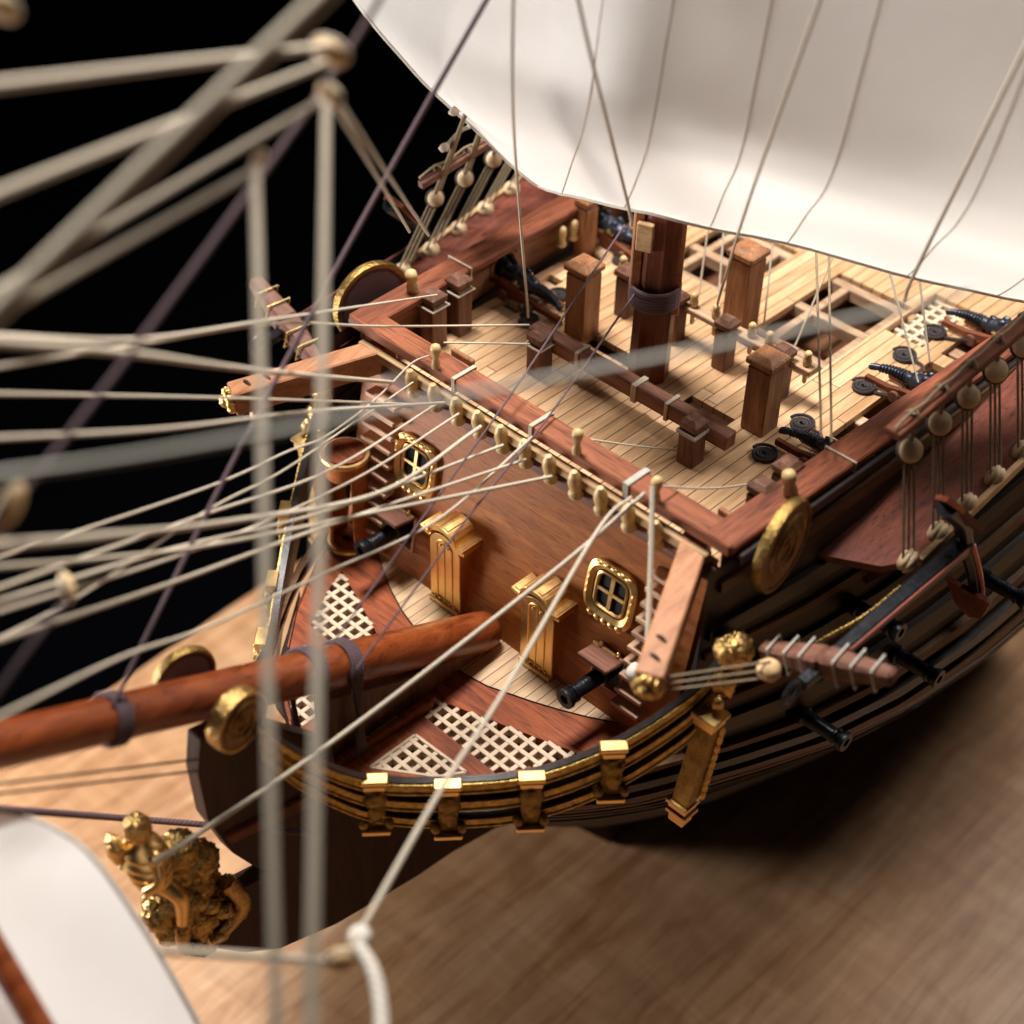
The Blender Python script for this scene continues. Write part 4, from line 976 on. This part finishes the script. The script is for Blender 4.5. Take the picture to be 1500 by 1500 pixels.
spr_rows = [[(-0.486,-12.173,-1.236),(0.387,-11.718,-1.066),(1.020,-11.463,-1.062),(1.662,-11.265,-1.289),(2.448,-11.189,-1.978),(3.116,-11.160,-2.751),(3.828,-11.172,-3.641),(4.460,-11.228,-4.402),(5.055,-11.379,-5.105)],
  [(0.011,-12.979,-0.758),(0.826,-12.525,-0.625),(1.337,-12.237,-0.745),(1.843,-11.997,-1.121),(2.523,-11.886,-1.922),(3.164,-11.855,-2.705),(3.902,-11.891,-3.513),(4.577,-11.978,-4.152),(5.205,-12.152,-4.739)],
  [(0.474,-13.724,-0.314),(1.106,-13.234,-0.373),(1.485,-12.913,-0.640),(1.910,-12.655,-1.103),(2.586,-12.555,-1.880),(3.280,-12.556,-2.549),(4.089,-12.632,-3.186),(4.811,-12.747,-3.681),(5.456,-12.931,-4.171)],
  [(0.754,-14.380,-0.079),(1.197,-13.855,-0.349),(1.520,-13.529,-0.677),(1.969,-13.289,-1.094),(2.733,-13.231,-1.714),(3.508,-13.270,-2.212),(4.368,-13.371,-2.698),(5.094,-13.491,-3.121),(5.715,-13.665,-3.590)],
  [(0.809,-14.958,-0.109),(1.184,-14.431,-0.454),(1.560,-14.129,-0.706),(2.111,-13.928,-0.970),(2.980,-13.909,-1.397),(3.794,-13.965,-1.780),(4.633,-14.061,-2.235),(5.303,-14.162,-2.701),(5.865,-14.314,-3.234)],
  [(0.720,-15.496,-0.311),(1.188,-14.999,-0.535),(1.684,-14.731,-0.623),(2.336,-14.563,-0.729),(3.238,-14.555,-1.061),(4.008,-14.599,-1.462),(4.756,-14.668,-2.020),(5.340,-14.744,-2.607),(5.841,-14.877,-3.235)],
  [(0.621,-16.027,-0.523),(1.274,-15.568,-0.511),(1.864,-15.323,-0.463),(2.535,-15.161,-0.520),(3.364,-15.137,-0.918),(4.029,-15.154,-1.453),(4.670,-15.198,-2.171),(5.192,-15.259,-2.864),(5.667,-15.388,-3.541)],
  [(0.593,-16.560,-0.648),(1.385,-16.122,-0.453),(1.971,-15.878,-0.396),(2.560,-15.702,-0.549),(3.253,-15.650,-1.127),(3.820,-15.649,-1.813),(4.410,-15.685,-2.626),(4.933,-15.750,-3.327),(5.433,-15.887,-3.967)],
  [(0.625,-17.088,-0.698),(1.404,-16.649,-0.508),(1.888,-16.391,-0.578),(2.346,-16.195,-0.905),(2.934,-16.129,-1.645),(3.477,-16.127,-2.387),(4.107,-16.173,-3.155),(4.693,-16.252,-3.756),(5.249,-16.400,-4.293)]]
mb = MB(); mb.grid(list(map(list, zip(*[smooth_path(q, 3) for q in zip(*[smooth_path(r_, 3) for r_ in spr_rows])])))); mb.build('canvas', 'sail', spr, 180)
mb = MB(); mb.tube(smooth_path(spr_rows[0], 4), .05, n=6); mb.build('bolt_rope', 'rope_white', spr, 60)
mb = MB(); mb.tube([Vector((2.214,-13.337,-0.488)).lerp(Vector((4.068,-13.479,-1.772)), i / 8) for i in range(9)], .2, .2, 14); tag(mb.build('spritsail_yard', 'spar', None, 60), 'reddish brown yard crossing the small sail at the lower left corner', 'spar')
ROPES=[
 ('thickest pale rope crossing the upper left corner diagonally',0.1158,0.0948,'rope',[(3.060,-11.980,9.148),(4.158,-7.271,12.231)]),
 ('pale rope running left from the upper wooden block, topmost of the four',0.0663,0.0505,'rope',[(1.147,-10.257,10.798),(1.819,-5.798,10.067)]),
 ('pale rope sloping down left from the upper wooden block, second of the four',0.0663,0.0505,'rope',[(1.736,-10.837,9.844),(1.915,-5.893,9.912)]),
 ('pale rope sloping down left from the lower wooden block by the purple stay',0.0442,0.0411,'rope',[(2.251,-11.345,9.008),(2.066,-6.198,9.536)]),
 ('pale rope sloping down left from the bead heading the left upright rope',0.0470,0.0433,'rope',[(2.377,-11.469,8.805),(2.209,-7.374,9.092)]),
 ('left one of the two upright pale ropes crossing the picture',0.0588,0.0679,'rope',[(2.189,-7.332,9.143),(4.978,-9.769,6.198),(8.246,-12.648,2.502)]),
 ('right one of the two upright pale ropes, hanging from the lower wooden block',0.0537,0.0736,'rope',[(2.146,-6.120,9.538),(5.335,-9.243,6.094),(8.515,-12.387,2.509)]),
 ('thick purple stay running through the wooden blocks at upper left',0.0428,0.0393,'rope_purple',[(1.383,-4.136,10.495),(1.419,-5.482,9.336),(1.875,-8.981,7.350),(2.283,-11.986,5.818)]),
 ('purple stay rising from the collar on the bowsprit past the sail edge',0.0362,0.0496,'rope_purple',[(0.147,-9.608,-0.453),(-0.225,-8.328,0.458),(-0.994,-5.695,2.209),(-1.525,-2.024,5.255),(-1.338,0.579,8.209)]),
 ('short blurred purple rope at the far left below the small block',0.0347,0.0370,'rope_purple',[(2.722,-11.253,4.770),(2.851,-11.849,4.562),(2.979,-12.815,4.043)]),
 ('thin tan rope from the lower wooden block to the left shrouds, steeper one',0.0258,0.0252,'rope',[(1.957,-5.753,9.339),(-3.990,1.318,1.766)]),
 ('thin tan rope from the lower wooden block to the left shrouds, flatter one',0.0258,0.0252,'rope',[(1.964,-5.809,9.286),(-4.295,1.082,1.811)]),
 ('pale rope at left, upper of the pair reaching the corner of the left rail',0.0472,0.0202,'rope',[(-0.703,-9.972,6.455),(-1.264,-7.280,4.806),(-2.050,-4.136,3.287),(-3.319,0.886,0.871)]),
 ('broad blurred rope sagging behind the left upright ropes above the cathead',0.0616,0.0392,'rope',[(1.596,-11.055,8.076),(0.769,-8.738,6.323),(-0.808,-5.420,3.515),(-2.532,-1.071,0.132)]),
 ('thin rope passing over the left rail corner to the bitts',0.0303,0.0208,'rope',[(-0.495,-10.177,6.117),(-1.359,-7.476,4.717),(-2.017,-4.168,3.234),(-2.866,-0.984,1.234),(-2.284,2.504,-0.119)]),
 ('level rope touching the gold end of the left cathead',0.0293,0.0197,'rope',[(-1.835,-9.644,4.725),(-2.009,-5.314,2.266),(-2.121,-0.835,-0.302)]),
 ('pale rope just below the left cathead end, nearly level',0.0337,0.0294,'rope',[(-0.062,-10.604,5.415),(-0.341,-7.613,3.795),(-1.145,-4.118,1.821),(-1.636,-0.561,-0.151)]),
 ('broadest blurred grey rope sweeping from the left edge across the deck',0.0546,0.0378,'rope_grey',[(3.951,-12.575,8.247),(5.138,-10.681,8.285),(6.694,-7.966,8.413),(8.664,-4.721,8.659),(9.640,-2.920,8.786)]),
 ('crisp thin rope made fast to the leftmost pin standing on the bulkhead rail',0.0232,0.0198,'rope',[(-1.697,-10.353,1.912),(-1.875,-6.045,0.781),(-2.104,-4.065,0.334),(-2.079,-3.098,0.209),(-2.422,-1.565,0.087),(-2.567,-0.563,0.280),(-2.450,-0.177,0.359)]),
 ('crisp thin rope running from the small block at left to the bulkhead rail',0.0260,0.0197,'rope',[(-0.381,-11.236,1.654),(-0.500,-9.425,1.436),(-1.356,-6.445,0.798),(-1.719,-4.590,0.351),(-2.183,-2.701,0.013),(-2.367,-0.685,0.019)]),
 ('rope fanning left from the second rack pin of the bulkhead',0.0319,0.0244,'rope',[(0.078,-11.214,3.050),(-1.271,-6.646,0.867),(-1.287,-3.802,0.212),(-1.660,-0.720,-0.113)]),
 ('rope fanning left from the third rack pin of the bulkhead',0.0281,0.0243,'rope',[(0.367,-11.420,2.939),(-0.765,-6.916,0.697),(-0.984,-3.427,-0.019),(-1.158,-0.622,-0.123)]),
 ('broad blurred rope in the middle of the fan left of the bulkhead',0.0563,0.0384,'rope',[(2.575,-12.099,6.132),(1.716,-10.055,4.467),(0.267,-6.882,1.893),(0.057,-3.684,0.467),(-0.574,-0.612,-0.119)]),
 ('rope fanning left from the fifth rack pin of the bulkhead',0.0380,0.0285,'rope',[(0.575,-11.468,3.314),(-0.686,-7.615,1.117),(-0.474,-4.508,0.196),(0.113,-0.700,-0.127)]),
 ('rope fanning left from the sixth rack pin of the bulkhead',0.0415,0.0283,'rope',[(0.823,-11.713,2.911),(-0.102,-8.192,1.086),(-0.053,-4.863,0.328),(0.648,-0.642,-0.197)]),
 ('rope fanning left from the seventh rack pin, nearly level',0.0343,0.0327,'rope',[(0.466,-11.282,3.847),(-0.199,-7.535,1.409),(0.329,-3.938,0.344),(1.296,-0.624,-0.238)]),
 ('rope over the gratings from the lower left to the bulkhead rail',0.0285,0.0285,'rope',[(2.643,-12.718,3.526),(1.047,-9.779,1.454),(0.491,-7.931,0.377),(0.379,-5.277,-0.209),(0.540,-2.834,-0.424),(0.437,-0.244,-0.001)]),
 ('long straight rope from the gold figurehead up to the bulkhead rail',0.0514,0.0359,'rope',[(0.802,-9.792,-3.725),(1.717,-6.608,-2.540),(2.726,-2.262,-0.761),(3.236,-0.291,0.337)]),
 ('taut rope from the white knot up past the right gold door',0.0514,0.0313,'rope',[(5.721,-9.324,-1.122),(4.839,-6.814,-0.759),(4.171,-4.821,-0.695),(3.138,-1.413,0.084),(3.143,-0.554,0.343)]),
 ('level pale rope between the small sail and the wooden block at bottom',0.0606,0.0598,'rope',[(4.859,-12.061,0.319),(6.119,-10.160,-0.612)]),
 ('thick white rope end curving down below the white knot',0.1056,0.1077,'rope_white',[(6.249,-9.834,-0.441),(6.682,-9.956,-0.429),(7.085,-10.186,-0.483),(7.562,-10.575,-0.578)]),
 ('thick pale rope hanging from the right rail pin to the right cathead',0.0488,0.0533,'rope',[(3.414,-0.327,0.624),(4.104,-1.058,-0.537),(4.721,-1.750,-1.608)]),
 ('dark rope at lower left under the bowsprit, upper of the pair',0.0228,0.0213,'rope_dark',[(0.230,-12.045,-0.273),(0.574,-8.487,-2.295)]),
 ('dark rope at lower left under the bowsprit, lower of the pair',0.0228,0.0213,'rope_dark',[(0.297,-12.111,-0.382),(0.665,-8.578,-2.444)]),
 ('dark purple rope running behind the gold figurehead head',0.0689,0.0578,'rope_purple',[(-0.755,-11.779,-1.866),(-1.363,-8.824,-5.319),(0.814,-6.257,-6.113)]),
 ('thin purple rope from the left gammoning band up across the left gold door',0.0195,0.0236,'rope_purple',[(1.065,-5.909,-1.131),(0.448,-3.100,-0.269),(-0.340,-0.192,0.354),(-1.514,3.518,1.039),(-1.941,4.957,1.363)]),
 ('thin purple rope from the right gammoning band up across the crossbeam',0.0197,0.0230,'rope_purple',[(1.402,-5.612,-1.607),(0.927,-2.299,-0.282),(0.365,0.200,0.124),(-0.501,3.568,0.888),(-0.683,4.579,1.271)]),
 ('rope lying across the big sail, leaning left at the top',0.0312,0.0330,'rope',[(0.454,0.294,8.840),(0.660,0.735,7.061),(0.245,2.328,3.838),(0.025,2.744,3.140)]),
 ('upright rope in front of the left part of the big sail',0.0279,0.0265,'rope',[(-0.531,0.011,8.620),(-0.855,0.392,6.142),(-2.401,2.237,2.806),(-2.706,2.932,-0.341)]),
 ('rope across the middle of the big sail, leaning right at the top',0.0344,0.0268,'rope',[(3.569,2.650,9.112),(3.098,2.501,6.611),(2.136,3.222,3.853),(-0.159,6.010,-0.388)]),
 ('rope across the right part of the big sail, leaning right at the top',0.0383,0.0332,'rope',[(6.143,4.685,8.779),(5.735,4.438,6.603),(4.803,4.921,3.317),(4.246,5.809,2.061)]),
 ('running rope down to the leftmost pin of the rail behind the mast',0.0222,0.0224,'rope',[(-1.808,7.720,0.522),(-1.222,6.800,-1.326)]),
 ('running rope down to the second pin of the rail behind the mast',0.0222,0.0222,'rope',[(-1.419,7.756,0.244),(-0.646,6.785,-1.184)]),
 ('running rope down to the middle of the rail behind the mast',0.0218,0.0219,'rope',[(-0.246,7.958,0.399),(0.348,7.154,-1.053)]),
 ('running rope down to the right half of the rail behind the mast',0.0216,0.0217,'rope',[(0.958,8.476,0.338),(1.179,7.186,-1.226)]),
 ('left one of two blurred upright ropes in front of the right deck guns',0.0249,0.0233,'rope_tan',[(1.786,6.339,2.165),(4.565,3.118,0.465)]),
 ('right one of two blurred upright ropes in front of the right deck guns',0.0249,0.0233,'rope_tan',[(2.000,6.486,2.118),(4.747,3.204,0.392)]),
 ('thin rope from under the sail to the right rear guns',0.0251,0.0202,'rope',[(2.920,7.309,1.622),(4.388,6.795,-0.279)]),
 ('thin rope hanging from the sail edge beside the right rear guns',0.0249,0.0202,'rope',[(3.502,7.515,1.638),(4.363,7.146,0.034)]),
 ('level thin rope between the bulkhead rail pin and the right bitt post',0.0191,0.0200,'rope',[(0.866,0.394,-0.112),(1.407,1.641,-0.716),(1.790,2.692,-1.207)]),
 ('thin rope from the right rail pin across the deck to the right timberheads',0.0180,0.0193,'rope',[(3.263,-0.046,0.368),(3.539,1.472,-0.410),(3.866,3.013,-0.902)]),
 ('thin rope between the left timberheads and the left bitt post',0.0203,0.0208,'rope',[(-2.895,0.656,0.036),(-2.430,1.555,-0.188),(-2.034,2.273,-0.358)]),
]
BLOCKS=[
 ('larger tan wooden block at the top left on the purple stay',(1.759,-5.687,9.946),0.258,0.189,(0.838,0.477,-0.264)),
 ('smaller pinkish wooden block just below the larger one on the purple stay',(2.013,-5.950,9.523),0.181,0.164,(0.836,0.168,-0.522)),
 ('small pale wooden bead heading the left upright rope',(2.133,-7.233,9.139),0.151,0.092,(-0.097,0.723,0.684)),
 ('tan wooden block among the ropes at mid left',(0.959,-10.336,3.203),0.229,0.143,(0.652,-0.240,-0.719)),
 ('tan wooden block cut by the left edge of the picture',(2.618,-11.643,6.496),0.304,0.160,(0.097,-0.723,-0.684)),
 ('tan wooden block at the end of the level rope at bottom',(6.174,-10.081,-0.589),0.228,0.200,(0.552,0.800,0.234)),
 ('white knot where the taut rope meets the thick white rope end',(6.081,-9.656,-0.617),0.183,0.173,(0.466,-0.460,-0.756)),
 ('pale wooden block in the top left corner of the picture',(0.190,-9.214,11.118),0.235,0.172,(0.849,0.418,-0.322)),
]
for lab, r0, r1, mt, pts in ROPES:
    mb = MB(); p = smooth_path(pts, 10)
    mb.tube(p, r0, r1, 10)
    o = tag(mb.build('rope', mt, None, 60), lab, 'rope', 'ropes of the rigging')
for lab, c, a_, b_, d in BLOCKS:
    c, d = Vector(c), Vector(d); white = 'knot' in lab
    mb = MB(); rot = d.to_track_quat('Z', 'Y').to_matrix()
    if white:
        mb.ball(c, b_, (1, 1, a_ / b_), 18, .15, 3, rot); tag(mb.build('rope_knot', 'rope_white', None, 60), lab, 'knot'); continue
    t = thing('pulley_block', lab, 'block', tuple(c), 'wooden blocks in the rigging')
    mb.ball(c, b_, (.8, 1, a_ / b_), 20, 0, 1, rot); mb.build('shell', 'block', t, 60)
    mb = MB(); x_, y_ = rot.col[0], rot.col[1]
    mb.tube([c + d * a_ * 1.03 * math.cos(q) + y_ * b_ * 1.02 * math.sin(q) for q in [2 * math.pi * i / 20 for i in range(21)]], b_ * .13, n=6); mb.build('strop', 'rope', t, 60)
